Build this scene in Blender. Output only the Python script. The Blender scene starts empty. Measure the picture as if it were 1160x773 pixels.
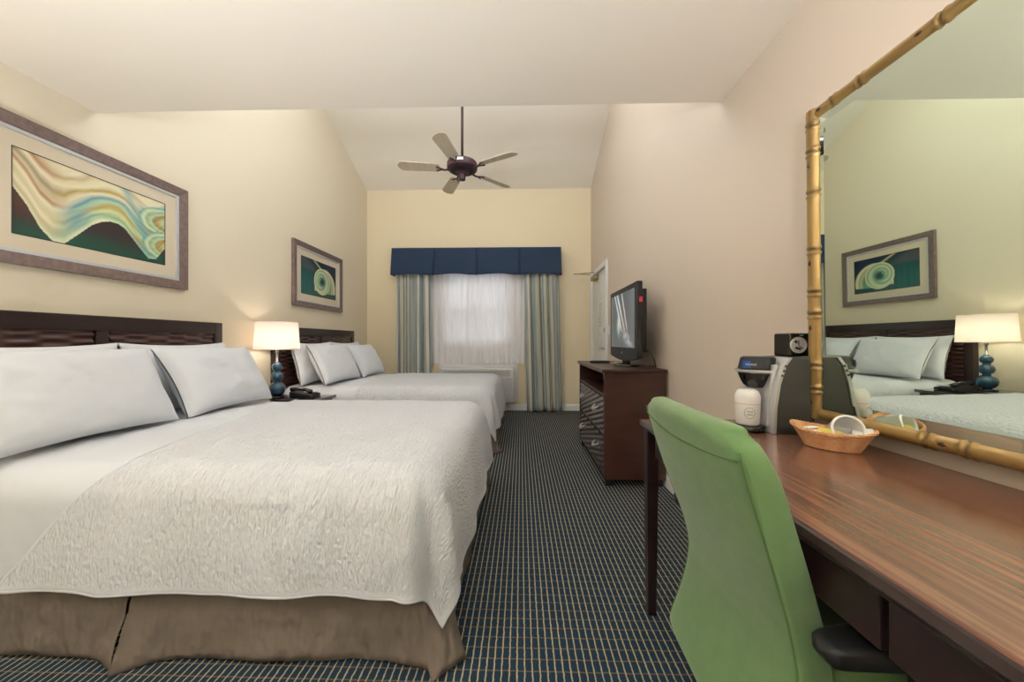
import bpy, bmesh, math, random
from mathutils import Vector, Matrix, noise
random.seed(4)
PI = math.pi
scn = bpy.context.scene
COL = scn.collection

# ------------------------------------------------------------------ colours and materials
def lin(c):
    c = c / 255.0
    return c / 12.92 if c <= 0.04045 else ((c + 0.055) / 1.055) ** 2.4

def rgb(r, g, b):
    return (lin(r), lin(g), lin(b), 1.0)

def mat(name, col, rough=0.6, metal=0.0, bump=None, var=None, coat=0.0, spec=0.5, sheen=0.0):
    """principled material with optional noise bump (scale xyz, strength, distance) and colour variation (scale xyz, colour2, detail)"""
    m = bpy.data.materials.new(name)
    m.use_nodes = True
    nt = m.node_tree
    p = nt.nodes['Principled BSDF']
    p.inputs['Base Color'].default_value = col
    p.inputs['Roughness'].default_value = rough
    p.inputs['Metallic'].default_value = metal
    p.inputs['Specular IOR Level'].default_value = spec
    p.inputs['Coat Weight'].default_value = coat
    p.inputs['Coat Roughness'].default_value = 0.15
    p.inputs['Sheen Weight'].default_value = sheen
    tc = nt.nodes.new('ShaderNodeTexCoord')
    if var:
        sc, c2, det = var
        mp = nt.nodes.new('ShaderNodeMapping'); mp.inputs['Scale'].default_value = sc
        nt.links.new(tc.outputs['Object'], mp.inputs['Vector'])
        n = nt.nodes.new('ShaderNodeTexNoise'); n.inputs['Scale'].default_value = 1; n.inputs['Detail'].default_value = det
        nt.links.new(mp.outputs[0], n.inputs['Vector'])
        rp = nt.nodes.new('ShaderNodeValToRGB')
        rp.color_ramp.elements[0].position = 0.32; rp.color_ramp.elements[1].position = 0.68
        rp.color_ramp.elements[0].color = col; rp.color_ramp.elements[1].color = c2
        nt.links.new(n.outputs['Fac'], rp.inputs['Fac'])
        nt.links.new(rp.outputs['Color'], p.inputs['Base Color'])
    if bump:
        sc, st, dist = bump
        mp = nt.nodes.new('ShaderNodeMapping'); mp.inputs['Scale'].default_value = sc
        nt.links.new(tc.outputs['Object'], mp.inputs['Vector'])
        n = nt.nodes.new('ShaderNodeTexNoise'); n.inputs['Scale'].default_value = 1; n.inputs['Detail'].default_value = 2
        nt.links.new(mp.outputs[0], n.inputs['Vector'])
        b = nt.nodes.new('ShaderNodeBump'); b.inputs['Strength'].default_value = st; b.inputs['Distance'].default_value = dist
        nt.links.new(n.outputs['Fac'], b.inputs['Height'])
        nt.links.new(b.outputs['Normal'], p.inputs['Normal'])
    return m

def mat_attr(name, rough=0.5, coat=0.0, emit=0.0, translucent=0.0, bump=None):
    m = mat(name, (0.5, 0.5, 0.5, 1), rough, coat=coat, bump=bump)
    nt = m.node_tree; p = nt.nodes['Principled BSDF']
    a = nt.nodes.new('ShaderNodeAttribute'); a.attribute_name = 'Col'
    nt.links.new(a.outputs['Color'], p.inputs['Base Color'])
    if emit:
        nt.links.new(a.outputs['Color'], p.inputs['Emission Color'])
        p.inputs['Emission Strength'].default_value = emit
    if translucent:
        t = nt.nodes.new('ShaderNodeBsdfTranslucent'); mx = nt.nodes.new('ShaderNodeMixShader')
        nt.links.new(a.outputs['Color'], t.inputs['Color']); mx.inputs[0].default_value = translucent
        out = nt.nodes['Material Output']
        nt.links.new(p.outputs[0], mx.inputs[1]); nt.links.new(t.outputs[0], mx.inputs[2]); nt.links.new(mx.outputs[0], out.inputs[0])
    return m

def emitter(name, col, strength):
    m = bpy.data.materials.new(name); m.use_nodes = True
    nt = m.node_tree; nt.nodes.clear()
    e = nt.nodes.new('ShaderNodeEmission'); e.inputs[0].default_value = col; e.inputs[1].default_value = strength
    o = nt.nodes.new('ShaderNodeOutputMaterial'); nt.links.new(e.outputs[0], o.inputs[0])
    return m

M = {}
M['wall_left'] = mat('wall_left_paint', rgb(222, 210, 186), 0.7, bump=((90, 90, 90), 0.08, 0.002))
M['wall_far'] = mat('wall_far_paint', rgb(224, 208, 176), 0.7, bump=((90, 90, 90), 0.08, 0.002))
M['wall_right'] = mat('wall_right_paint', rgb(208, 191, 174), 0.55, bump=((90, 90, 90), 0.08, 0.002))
M['ceiling'] = mat('ceiling_paint', rgb(242, 230, 214), 0.42, bump=((60, 60, 60), 0.06, 0.002))
M['vault'] = mat('vault_paint', rgb(238, 230, 216), 0.6)
M['white_paint'] = mat('white_gloss_paint', rgb(226, 224, 220), 0.4)
M['linen'] = mat('white_linen', rgb(213, 216, 221), 0.9, bump=((9, 9, 9), 0.35, 0.012), sheen=0.1)
M['sheet'] = mat('white_sheet', rgb(207, 210, 215), 0.85, bump=((7, 16, 9), 0.3, 0.012))
M['skirt'] = mat('taupe_cotton', rgb(112, 101, 90), 0.9, bump=((14, 14, 8), 1.0, 0.04), var=((6, 6, 4), rgb(100, 90, 80), 2))
M['ticking'] = mat('mattress_ticking', rgb(205, 203, 198), 0.9)
M['darkwood'] = mat('espresso_wood', rgb(44, 28, 27), 0.32, coat=0.3, var=((8, 2, 40), rgb(34, 21, 21), 3))
M['dresserwood'] = mat('dresser_wood', rgb(68, 38, 28), 0.4, coat=0.2, var=((4, 4, 18), rgb(56, 31, 23), 3))
M['weave'] = mat('espresso_woven_wood', rgb(74, 46, 42), 0.3, coat=0.5, var=((10, 5, 60), rgb(62, 38, 35), 2))
M['polished'] = mat('polished_dark_wood', rgb(58, 44, 42), 0.12, coat=1.0, spec=0.8)
M['glossweave'] = mat('lacquered_woven_wood', rgb(64, 42, 42), 0.16, coat=1.0, spec=0.9)
M['black'] = mat('black_plastic', rgb(18, 18, 20), 0.45)
M['glossblack'] = mat('gloss_black_plastic', rgb(16, 16, 18), 0.12, coat=0.5)
M['charcoal'] = mat('charcoal_plastic', rgb(54, 52, 49), 0.5, bump=((400, 400, 400), 0.1, 0.001))
M['rubber'] = mat('black_rubber', rgb(18, 18, 19), 0.5)
M['silver'] = mat('silver_plastic', rgb(196, 196, 198), 0.35, metal=0.6)
M['chrome'] = mat('brushed_nickel', rgb(190, 188, 184), 0.25, metal=1.0)
M['brass'] = mat('aged_brass', rgb(150, 126, 88), 0.35, metal=0.9)
M['bluelamp'] = mat('blue_glaze', rgb(24, 78, 104), 0.12, coat=1.0)
M['navy'] = mat('navy_fabric', rgb(31, 51, 77), 0.85, bump=((14, 14, 8), 0.4, 0.01))
M['green'] = mat('green_upholstery', rgb(95, 126, 76), 0.85, bump=((260, 260, 260), 0.25, 0.002), var=((25, 25, 25), rgb(89, 120, 71), 3), sheen=0.25)
M['greenpipe'] = mat('green_seam', rgb(80, 108, 60), 0.9)
M['frame'] = mat('pewter_frame', rgb(134, 116, 110), 0.35, metal=0.25, var=((3, 40, 40), rgb(116, 98, 94), 3))
M['liner'] = mat('silver_liner', rgb(196, 198, 200), 0.35, metal=0.3)
M['matboard'] = mat('tan_matboard', rgb(206, 192, 168), 0.9)
M['art'] = mat_attr('painted_print', 0.35, coat=0.25)
M['curtain'] = mat_attr('striped_curtain_cloth', 0.9, translucent=0.12)
M['screen'] = mat_attr('television_screen', 0.12, emit=0.35, coat=0.5)
M['fanbody'] = mat('bronze_fan_metal', rgb(70, 46, 50), 0.4, metal=0.35)
M['fanblade'] = mat('pale_fan_blade', rgb(206, 190, 166), 0.55, var=((30, 3, 3), rgb(196, 178, 152), 3))
M['paper'] = mat('white_paper', rgb(232, 230, 224), 0.8)
M['paperlines'] = mat('grey_print', rgb(120, 122, 126), 0.8)
M['cup'] = mat('white_wrapped_cup', rgb(224, 220, 216), 0.45, bump=((40, 40, 12), 0.4, 0.004))
M['greenink'] = mat('green_ink', rgb(92, 132, 104), 0.7)
M['redink'] = mat('red_ink', rgb(206, 120, 112), 0.7)
M['blueink'] = mat('blue_badge', rgb(24, 76, 150), 0.3)
M['whiteink'] = mat('white_print', rgb(225, 230, 238), 0.5)
M['redsticker'] = mat('red_sticker', rgb(206, 40, 62), 0.5)
M['yellow'] = mat('yellow_packet', rgb(216, 202, 92), 0.5)
M['packet'] = mat('pale_packet', rgb(216, 222, 214), 0.45)
M['ceramic'] = mat('translucent_white_plastic', rgb(228, 226, 224), 0.25, coat=0.3)
M['dark'] = mat('dark_cavity', rgb(16, 11, 10), 0.8)
M['acwhite'] = mat('off_white_plastic', rgb(206, 204, 204), 0.45)
M['acgrey'] = mat('light_grey_plastic', rgb(176, 176, 178), 0.5)
M['siding'] = mat('white_siding', rgb(226, 228, 232), 0.7, bump=((0.1, 0.1, 30), 0.5, 0.02))
M['grey_glass'] = mat('grey_window', rgb(150, 156, 166), 0.2)
M['ground'] = mat('grey_asphalt', rgb(140, 140, 138), 0.9, var=((3, 3, 3), rgb(120, 120, 118), 3))
M['bulb'] = emitter('lit_bulb', (1, 0.9, 0.78, 1), 38)
M['globe'] = emitter('fill_globe', (.88, .94, 1, 1), 9.5)  # emission of the added vault globes
M['dome'] = emitter('fill_dome', (.90, .95, 1, 1), 2.5)  # emission of the added ceiling dome

def glossy_mirror():
    m = bpy.data.materials.new('mirror_silvering'); m.use_nodes = True
    p = m.node_tree.nodes['Principled BSDF']
    p.inputs['Base Color'].default_value = (0.80, 0.89, 0.77, 1)
    p.inputs['Metallic'].default_value = 1; p.inputs['Roughness'].default_value = 0.0
    return m
M['mirror'] = glossy_mirror()

def pane_glass():
    m = bpy.data.materials.new('window_glass'); m.use_nodes = True
    nt = m.node_tree; nt.nodes.clear()
    t = nt.nodes.new('ShaderNodeBsdfTransparent'); g = nt.nodes.new('ShaderNodeBsdfGlossy'); g.inputs['Roughness'].default_value = 0.02
    mx = nt.nodes.new('ShaderNodeMixShader'); mx.inputs[0].default_value = 0.06
    o = nt.nodes.new('ShaderNodeOutputMaterial')
    nt.links.new(t.outputs[0], mx.inputs[1]); nt.links.new(g.outputs[0], mx.inputs[2]); nt.links.new(mx.outputs[0], o.inputs[0])
    return m
M['glass'] = pane_glass()

def sheer():
    m = bpy.data.materials.new('sheer_voile'); m.use_nodes = True
    nt = m.node_tree; nt.nodes.clear()
    t = nt.nodes.new('ShaderNodeBsdfTransparent')
    d = nt.nodes.new('ShaderNodeBsdfDiffuse'); d.inputs[0].default_value = rgb(240, 238, 240)
    tr = nt.nodes.new('ShaderNodeBsdfTranslucent'); tr.inputs[0].default_value = rgb(226, 224, 228)
    m1 = nt.nodes.new('ShaderNodeMixShader'); m1.inputs[0].default_value = 0.2
    m2 = nt.nodes.new('ShaderNodeMixShader'); m2.inputs[0].default_value = 0.92
    o = nt.nodes.new('ShaderNodeOutputMaterial')
    nt.links.new(d.outputs[0], m1.inputs[1]); nt.links.new(tr.outputs[0], m1.inputs[2])
    nt.links.new(t.outputs[0], m2.inputs[1]); nt.links.new(m1.outputs[0], m2.inputs[2]); nt.links.new(m2.outputs[0], o.inputs[0])
    return m
M['sheer'] = sheer()

def shade_mat():
    m = bpy.data.materials.new('linen_lampshade'); m.use_nodes = True
    nt = m.node_tree; nt.nodes.clear()
    d = nt.nodes.new('ShaderNodeBsdfDiffuse'); d.inputs[0].default_value = rgb(232, 222, 216)
    tr = nt.nodes.new('ShaderNodeBsdfTranslucent'); tr.inputs[0].default_value = rgb(236, 220, 208)
    m1 = nt.nodes.new('ShaderNodeMixShader'); m1.inputs[0].default_value = 0.4
    o = nt.nodes.new('ShaderNodeOutputMaterial')
    nt.links.new(d.outputs[0], m1.inputs[1]); nt.links.new(tr.outputs[0], m1.inputs[2]); nt.links.new(m1.outputs[0], o.inputs[0])
    return m
M['shade'] = shade_mat()

def quilt_mat():
    """white matelasse: short puckered ridges running across the bed"""
    m = mat('matelasse_cotton', rgb(205, 207, 212), 0.9, sheen=0.1)
    nt = m.node_tree; p = nt.nodes['Principled BSDF']
    a = nt.nodes.new('ShaderNodeAttribute'); a.attribute_name = 'cloth'
    mp = nt.nodes.new('ShaderNodeMapping'); mp.inputs['Scale'].default_value = (105, 42, 1)
    nt.links.new(a.outputs['Vector'], mp.inputs['Vector'])
    n = nt.nodes.new('ShaderNodeTexNoise'); n.inputs['Scale'].default_value = 1; n.inputs['Detail'].default_value = 1.5
    nt.links.new(mp.outputs[0], n.inputs['Vector'])
    b = nt.nodes.new('ShaderNodeBump'); b.inputs['Strength'].default_value = 0.9; b.inputs['Distance'].default_value = 0.016
    sx = nt.nodes.new('ShaderNodeSeparateXYZ'); nt.links.new(a.outputs['Vector'], sx.inputs[0])
    ml = nt.nodes.new('ShaderNodeMath'); ml.operation = 'MULTIPLY'; ml.inputs[1].default_value = 0.9; nt.links.new(sx.outputs['Z'], ml.inputs[0]); nt.links.new(ml.outputs[0], b.inputs['Strength'])
    nt.links.new(n.outputs['Fac'], b.inputs['Height']); nt.links.new(b.outputs['Normal'], p.inputs['Normal'])
    return m
M['quilt'] = quilt_mat()

def desk_mat():
    m = mat('mahogany_desktop', rgb(120, 66, 42), 0.22, coat=0.5)
    nt = m.node_tree; p = nt.nodes['Principled BSDF']
    tc = nt.nodes.new('ShaderNodeTexCoord')
    mp = nt.nodes.new('ShaderNodeMapping'); mp.inputs['Scale'].default_value = (95, 2.2, 10)
    nt.links.new(tc.outputs['Object'], mp.inputs['Vector'])
    n = nt.nodes.new('ShaderNodeTexNoise'); n.inputs['Scale'].default_value = 1; n.inputs['Detail'].default_value = 5; n.inputs['Roughness'].default_value = 0.6
    nt.links.new(mp.outputs[0], n.inputs['Vector'])
    rp = nt.nodes.new('ShaderNodeValToRGB'); e = rp.color_ramp.elements
    e[0].position = 0.28; e[0].color = rgb(94, 62, 49); e[1].position = 0.74; e[1].color = rgb(146, 104, 82)
    x = e.new(0.5); x.color = rgb(119, 80, 62)
    nt.links.new(n.outputs['Fac'], rp.inputs['Fac']); nt.links.new(rp.outputs['Color'], p.inputs['Base Color'])
    return m
M['desk'] = desk_mat()

def carpet_mat():
    m = mat('grid_carpet', rgb(30, 48, 66), 0.95, spec=0.1)
    nt = m.node_tree; p = nt.nodes['Principled BSDF']; L = nt.links
    tc = nt.nodes.new('ShaderNodeTexCoord'); sp = nt.nodes.new('ShaderNodeSeparateXYZ')
    # slight waviness of the woven lines
    nz = nt.nodes.new('ShaderNodeTexNoise'); nz.inputs['Scale'].default_value = 60; nz.inputs['Detail'].default_value = 2
    L.new(tc.outputs['Object'], nz.inputs['Vector'])
    vs = nt.nodes.new('ShaderNodeVectorMath'); vs.operation = 'SUBTRACT'; vs.inputs[1].default_value = (0.5, 0.5, 0.5)
    L.new(nz.outputs['Color'], vs.inputs[0])
    vm = nt.nodes.new('ShaderNodeVectorMath'); vm.operation = 'SCALE'; vm.inputs['Scale'].default_value = 0.006
    L.new(vs.outputs[0], vm.inputs[0])
    va = nt.nodes.new('ShaderNodeVectorMath'); va.operation = 'ADD'
    L.new(tc.outputs['Object'], va.inputs[0]); L.new(vm.outputs[0], va.inputs[1]); L.new(va.outputs[0], sp.inputs[0])
    def line(sock, pitch, width):
        a = nt.nodes.new('ShaderNodeMath'); a.operation = 'DIVIDE'; a.inputs[1].default_value = pitch; L.new(sock, a.inputs[0])
        f = nt.nodes.new('ShaderNodeMath'); f.operation = 'FRACT'; L.new(a.outputs[0], f.inputs[0])
        s = nt.nodes.new('ShaderNodeMath'); s.operation = 'SUBTRACT'; s.inputs[1].default_value = 0.5; L.new(f.outputs[0], s.inputs[0])
        b = nt.nodes.new('ShaderNodeMath'); b.operation = 'ABSOLUTE'; L.new(s.outputs[0], b.inputs[0])
        c = nt.nodes.new('ShaderNodeMapRange'); c.inputs['From Min'].default_value = width / pitch * 0.5; c.inputs['From Max'].default_value = width / pitch * 0.3
        c.inputs['To Min'].default_value = 0; c.inputs['To Max'].default_value = 1
        L.new(b.outputs[0], c.inputs['Value'])
        return c.outputs[0]
    lx = line(sp.outputs['X'], 0.0252, 0.0058)
    ly = line(sp.outputs['Y'], 0.0436, 0.0058)
    def mixc(fac, a, b):
        x = nt.nodes.new('ShaderNodeMix'); x.data_type = 'RGBA'
        if isinstance(fac, float): x.inputs['Factor'].default_value = fac
        else: L.new(fac, x.inputs['Factor'])
        for sck, v in ((x.inputs['A'], a), (x.inputs['B'], b)):
            if isinstance(v, tuple): sck.default_value = v
            else: L.new(v, sck)
        return x.outputs['Result']
    n2 = nt.nodes.new('ShaderNodeTexNoise'); n2.inputs['Scale'].default_value = 9; L.new(tc.outputs['Object'], n2.inputs['Vector'])
    base = mixc(n2.outputs['Fac'], rgb(30, 47, 68), rgb(38, 58, 70))
    gold = mixc(n2.outputs['Fac'], rgb(162, 148, 108), rgb(170, 162, 138))
    half = nt.nodes.new('ShaderNodeMath'); half.operation = 'MULTIPLY'; half.inputs[1].default_value = 0.55; L.new(ly, half.inputs[0])
    c1 = mixc(half.outputs[0], base, rgb(128, 104, 72))
    c2 = mixc(lx, c1, gold)
    L.new(c2, p.inputs['Base Color'])
    n3 = nt.nodes.new('ShaderNodeTexNoise'); n3.inputs['Scale'].default_value = 700; L.new(tc.outputs['Object'], n3.inputs['Vector'])
    b = nt.nodes.new('ShaderNodeBump'); b.inputs['Strength'].default_value = 0.4; b.inputs['Distance'].default_value = 0.003
    L.new(n3.outputs['Fac'], b.inputs['Height']); L.new(b.outputs['Normal'], p.inputs['Normal'])
    return m
M['carpet'] = carpet_mat()

def bamboo_mat():
    m = mat('gilded_bamboo', rgb(176, 136, 72), 0.32, metal=0.5, coat=0.3)
    nt = m.node_tree; p = nt.nodes['Principled BSDF']
    a = nt.nodes.new('ShaderNodeAttribute'); a.attribute_name = 'Col'
    nt.links.new(a.outputs['Color'], p.inputs['Base Color'])
    return m
M['bamboo'] = bamboo_mat()
M['knot'] = mat('dark_bamboo_knot', rgb(58, 34, 20), 0.5)

def wicker_mat():
    m = mat('tan_wicker', rgb(206, 142, 92), 0.55, var=((30, 30, 4), rgb(226, 176, 128), 2))
    nt = m.node_tree; p = nt.nodes['Principled BSDF']
    tc = nt.nodes.new('ShaderNodeTexCoord')
    w = nt.nodes.new('ShaderNodeTexWave'); w.bands_direction = 'Z'; w.inputs['Scale'].default_value = 60; w.inputs['Distortion'].default_value = 1
    nt.links.new(tc.outputs['Object'], w.inputs['Vector'])
    b = nt.nodes.new('ShaderNodeBump'); b.inputs['Strength'].default_value = 0.6; b.inputs['Distance'].default_value = 0.003
    nt.links.new(w.outputs['Fac'], b.inputs['Height']); nt.links.new(b.outputs['Normal'], p.inputs['Normal'])
    return m
M['wicker'] = wicker_mat()

# ------------------------------------------------------------------ scene graph helpers
def tag(o, label=None, cat=None, group=None, kind=None):
    if label: o['label'] = label
    if cat: o['category'] = cat
    if group: o['group'] = group
    if kind: o['kind'] = kind
    return o

def empty(name, loc, label=None, cat=None, group=None, kind=None):
    o = bpy.data.objects.new(name, None); COL.objects.link(o); o.location = loc
    o.empty_display_size = 0.1
    return tag(o, label, cat, group, kind)

def origin(o):
    v = Vector((0, 0, 0))
    while o is not None:
        v += o.location; o = o.parent
    return v

def copy_tree(o, parent=None):
    c = o.copy(); COL.objects.link(c)
    if parent is not None: c.parent = parent
    for ch in list(o.children): copy_tree(ch, c)
    return c

class MB:
    """collects shapes for ONE mesh object (coordinates in metres, world axes)"""
    def __init__(s):
        s.v = []; s.f = []; s.c = {}; s.uv = {}
    def add(s, verts, faces):
        n = len(s.v); s.v += [tuple(v) for v in verts]; s.f += [tuple(i + n for i in f) for f in faces]
        return n
    def box(s, x0, x1, y0, y1, z0, z1):
        v = [(x, y, z) for x in (x0, x1) for y in (y0, y1) for z in (z0, z1)]
        s.add(v, [(0, 1, 3, 2), (4, 6, 7, 5), (0, 4, 5, 1), (2, 3, 7, 6), (0, 2, 6, 4), (1, 5, 7, 3)]); return s
    def taper(s, c0, h0, c1, h1):
        """frustum between two axis-aligned rectangles (x,y,z centre, (hx,hy))"""
        v = []
        for c, h in ((c0, h0), (c1, h1)):
            v += [(c[0] - h[0], c[1] - h[1], c[2]), (c[0] + h[0], c[1] - h[1], c[2]), (c[0] + h[0], c[1] + h[1], c[2]), (c[0] - h[0], c[1] + h[1], c[2])]
        s.add(v, [(3, 2, 1, 0), (4, 5, 6, 7), (0, 1, 5, 4), (1, 2, 6, 5), (2, 3, 7, 6), (3, 0, 4, 7)]); return s
    def lathe(s, c, prof, seg=32, axis='z', sx=1, sy=1):
        """profile [(r, h)]; closed caps when r ends at 0"""
        c = Vector(c); n0 = len(s.v); vs = []
        for r, h in prof:
            for k in range(seg):
                a = 2 * PI * k / seg; p = (r * math.cos(a) * sx, r * math.sin(a) * sy, h)
                if axis == 'x': p = (p[2], p[0], p[1])
                if axis == 'y': p = (p[0], p[2], p[1])
                vs.append(c + Vector(p))
        fs = []
        for i in range(len(prof) - 1):
            for k in range(seg):
                a, b = i * seg + k, i * seg + (k + 1) % seg
                fs.append((a, b, b + seg, a + seg))
        fs.append(tuple(reversed(range(seg)))); m = (len(prof) - 1) * seg; fs.append(tuple(range(m, m + seg)))
        s.add(vs, fs); return s
    def tube(s, path, r, seg=10, caps=True):
        P = [Vector(p) for p in path]; R = r if isinstance(r, (list, tuple)) else [r] * len(P)
        t0 = (P[1] - P[0]).normalized(); up = Vector((0, 0, 1)) if abs(t0.z) < 0.9 else Vector((1, 0, 0))
        nrm = t0.cross(up).normalized(); vs = []
        for i, p in enumerate(P):
            t = (P[min(i + 1, len(P) - 1)] - P[max(i - 1, 0)]).normalized()
            nrm = (nrm - t * nrm.dot(t)).normalized(); b = t.cross(nrm)
            for k in range(seg):
                a = 2 * PI * k / seg; vs.append(p + (nrm * math.cos(a) + b * math.sin(a)) * R[i])
        fs = [(i * seg + k, i * seg + (k + 1) % seg, (i + 1) * seg + (k + 1) % seg, (i + 1) * seg + k) for i in range(len(P) - 1) for k in range(seg)]
        if caps:
            fs.append(tuple(reversed(range(seg)))); m = (len(P) - 1) * seg; fs.append(tuple(range(m, m + seg)))
        s.add(vs, fs); return s
    def grid(s, fn, nu, nv, wrap=False):
        """fn(u,v) -> point, u,v in 0..1"""
        vs = [fn(i / nu, j / nv) for i in range(nu + 1) for j in range(nv + 1)]
        fs = [(i * (nv + 1) + j, (i + 1) * (nv + 1) + j, (i + 1) * (nv + 1) + j + 1, i * (nv + 1) + j + 1) for i in range(nu) for j in range(nv)]
        return s.add(vs, fs)
    def prism(s, pts, d, axis='y', a0=0.0):
        """polygon extruded along an axis from a0 to a0+d; pts are the two other coordinates in xyz order"""
        n = len(pts)
        def p3(q, a):
            if axis == 'y': return (q[0], a, q[1])
            if axis == 'x': return (a, q[0], q[1])
            return (q[0], q[1], a)
        v = [p3(q, a0) for q in pts] + [p3(q, a0 + d) for q in pts]
        f = [tuple(range(n)), tuple(reversed(range(n, 2 * n)))] + [(i, i + n, (i + 1) % n + n, (i + 1) % n) for i in range(n)]
        s.add(v, f); return s
    def ball(s, c, r, seg=28, ring=16, sx=1, sy=1, sz=1):
        prof = [(max(r * math.sin(PI * i / ring), 1e-4), -r * math.cos(PI * i / ring) * sz) for i in range(ring + 1)]
        return s.lathe(c, prof, seg, sx=sx, sy=sy)
    def build(s, name, m, parent=None, smooth=False, bevel=0, solid=0, up=False, sub=0, cols=None, cloth=None, label=None, cat=None, group=None, kind=None, at=None, seg=2):
        o0 = origin(parent) if parent else (Vector(at) if at else Vector((0, 0, 0)))
        me = bpy.data.meshes.new(name)
        me.from_pydata([Vector(v) - o0 for v in s.v], [], s.f); me.update()
        bm = bmesh.new(); bm.from_mesh(me); bmesh.ops.recalc_face_normals(bm, faces=bm.faces)
        if up and sum(f.normal.z * f.calc_area() for f in bm.faces) < 0: bmesh.ops.reverse_faces(bm, faces=bm.faces)
        bm.to_mesh(me); bm.free()
        if cols:
            at_ = me.color_attributes.new('Col', 'FLOAT_COLOR', 'POINT')
            for i, c in enumerate(cols): at_.data[i].color = c
        if cloth:
            at_ = me.attributes.new('cloth', 'FLOAT_VECTOR', 'POINT')
            for i, c in enumerate(cloth): at_.data[i].vector = c
        o = bpy.data.objects.new(name, me); COL.objects.link(o); me.materials.append(m)
        if parent: o.parent = parent
        elif at: o.location = at
        if smooth:
            for p in me.polygons: p.use_smooth = True
        if bevel:
            b = o.modifiers.new('bevel', 'BEVEL'); b.width = bevel; b.segments = seg; b.limit_method = 'ANGLE'; b.angle_limit = 0.7
        if solid:
            b = o.modifiers.new('solid', 'SOLIDIFY'); b.thickness = abs(solid); b.offset = 1 if solid < 0 else -1
        if sub:
            b = o.modifiers.new('sub', 'SUBSURF'); b.levels = sub; b.render_levels = sub
        if smooth or bevel:
            pass
        return tag(o, label, cat, group, kind)

def nz(x, y=0, z=0): return noise.noise(Vector((x, y, z)))
def sm(a, b, x):
    t = min(1, max(0, (x - a) / (b - a))); return t * t * (3 - 2 * t)

def text_mesh(body, size, name, m, parent, loc, rot, extrude=0.0006):
    c = bpy.data.curves.new('lettering', 'FONT'); c.body = body; c.size = size; c.align_x = 'CENTER'; c.align_y = 'CENTER'; c.extrude = extrude
    t = bpy.data.objects.new('lettering', c); COL.objects.link(t)
    dg = bpy.context.evaluated_depsgraph_get()
    me = bpy.data.meshes.new_from_object(t.evaluated_get(dg)); COL.objects.unlink(t); bpy.data.objects.remove(t)
    me.materials.clear(); me.materials.append(m)
    mx = Matrix.Translation(Vector(loc) - origin(parent)) @ rot.to_4x4()
    me.transform(mx)
    o = bpy.data.objects.new(name, me); COL.objects.link(o); o.parent = parent
    return o

# ------------------------------------------------------------------ the room
XL, XR, YF, YB = -2.42, 1.085, 5.5, -1.9
ZC = 2.38; YBEAM = 1.95
ZF = 3.45; SL = 0.41                      # vault: height at the far wall and slope
def vault_z(y): return ZF + SL * (YF - y)

MB().box(XL - .15, XR + .15, YB - .15, YF + .15, -0.1, 0).build('floor', M['carpet'], kind='structure')
w = MB(); w.prism([(YB - .15, 0), (YF, 0), (YF, ZF + .05), (YBEAM, vault_z(YBEAM) + .05), (YBEAM - .12, vault_z(YBEAM) + .05), (YBEAM - .12, ZC + .1), (YB - .15, ZC + .1)], 0.15, 'x', XL - .15)
w.build('wall_left', M['wall_left'], kind='structure')
DY0, DY1, DZ = 4.50, 5.36, 2.04           # entrance door opening in the right wall
w = MB()
w.prism([(YB - .15, 0), (DY0, 0), (DY0, vault_z(DY0) + .05), (YBEAM, vault_z(YBEAM) + .05), (YBEAM - .12, vault_z(YBEAM) + .05), (YBEAM - .12, ZC + .1), (YB - .15, ZC + .1)], 0.15, 'x', XR)
w.prism([(DY0, DZ), (DY1, DZ), (DY1, vault_z(DY1) + .05), (DY0, vault_z(DY0) + .05)], 0.15, 'x', XR)
w.prism([(DY1, 0), (YF, 0), (YF, ZF + .05), (DY1, vault_z(DY1) + .05)], 0.15, 'x', XR)
w.build('wall_right', M['wall_right'], kind='structure')
WX0, WX1, WZ0, WZ1 = -1.24, -0.14, 1.03, 2.24
w = MB()
w.box(XL - .15, WX0, YF, YF + .15, 0, ZF + .1); w.box(WX1, XR + .15, YF, YF + .15, 0, ZF + .1)
w.box(WX0, WX1, YF, YF + .15, 0, WZ0); w.box(WX0, WX1, YF, YF + .15, WZ1, ZF + .1)
w.build('wall_far', M['wall_far'], kind='structure')
MB().box(XL - .15, XR + .15, YB - .15, YB, 0, ZC + .1).build('wall_back', M['wall_left'], kind='structure')
MB().box(XL, XR, YB, YBEAM, ZC, ZC + .1).build('ceiling', M['ceiling'], kind='structure')
# the wall standing over the edge of the low ceiling
MB().box(XL, XR, YBEAM - .12, YBEAM - .002, ZC + .1, vault_z(YBEAM) + .05).build('wall_upper', M['vault'], kind='structure')
w = MB(); zb = vault_z(YBEAM - .12)
w.prism([(YBEAM - .12, zb), (YF + .15, vault_z(YF + .15)), (YF + .15, vault_z(YF + .15) + .12), (YBEAM - .12, zb + .12)], XR - XL + .3, 'x', XL - .15)
w.build('ceiling_vault', M['vault'], kind='structure')
# baseboards
def base_profile(): return [(0, 0), (0.016, 0), (0.016, 0.075), (0.010, 0.092), (0.006, 0.10), (0, 0.10)]
MB().prism([(YF - a, b) for a, b in base_profile()], XR - XL, 'x', XL).build('baseboard_far', M['white_paint'], kind='structure')
MB().prism([(XL + a, b) for a, b in base_profile()], YF - YB - .02, 'y', YB).build('baseboard_left', M['white_paint'], kind='structure')
MB().prism([(XR - a, b) for a, b in base_profile()], DY0 - .075 - YB, 'y', YB).build('baseboard_right', M['white_paint'], kind='structure')

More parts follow.
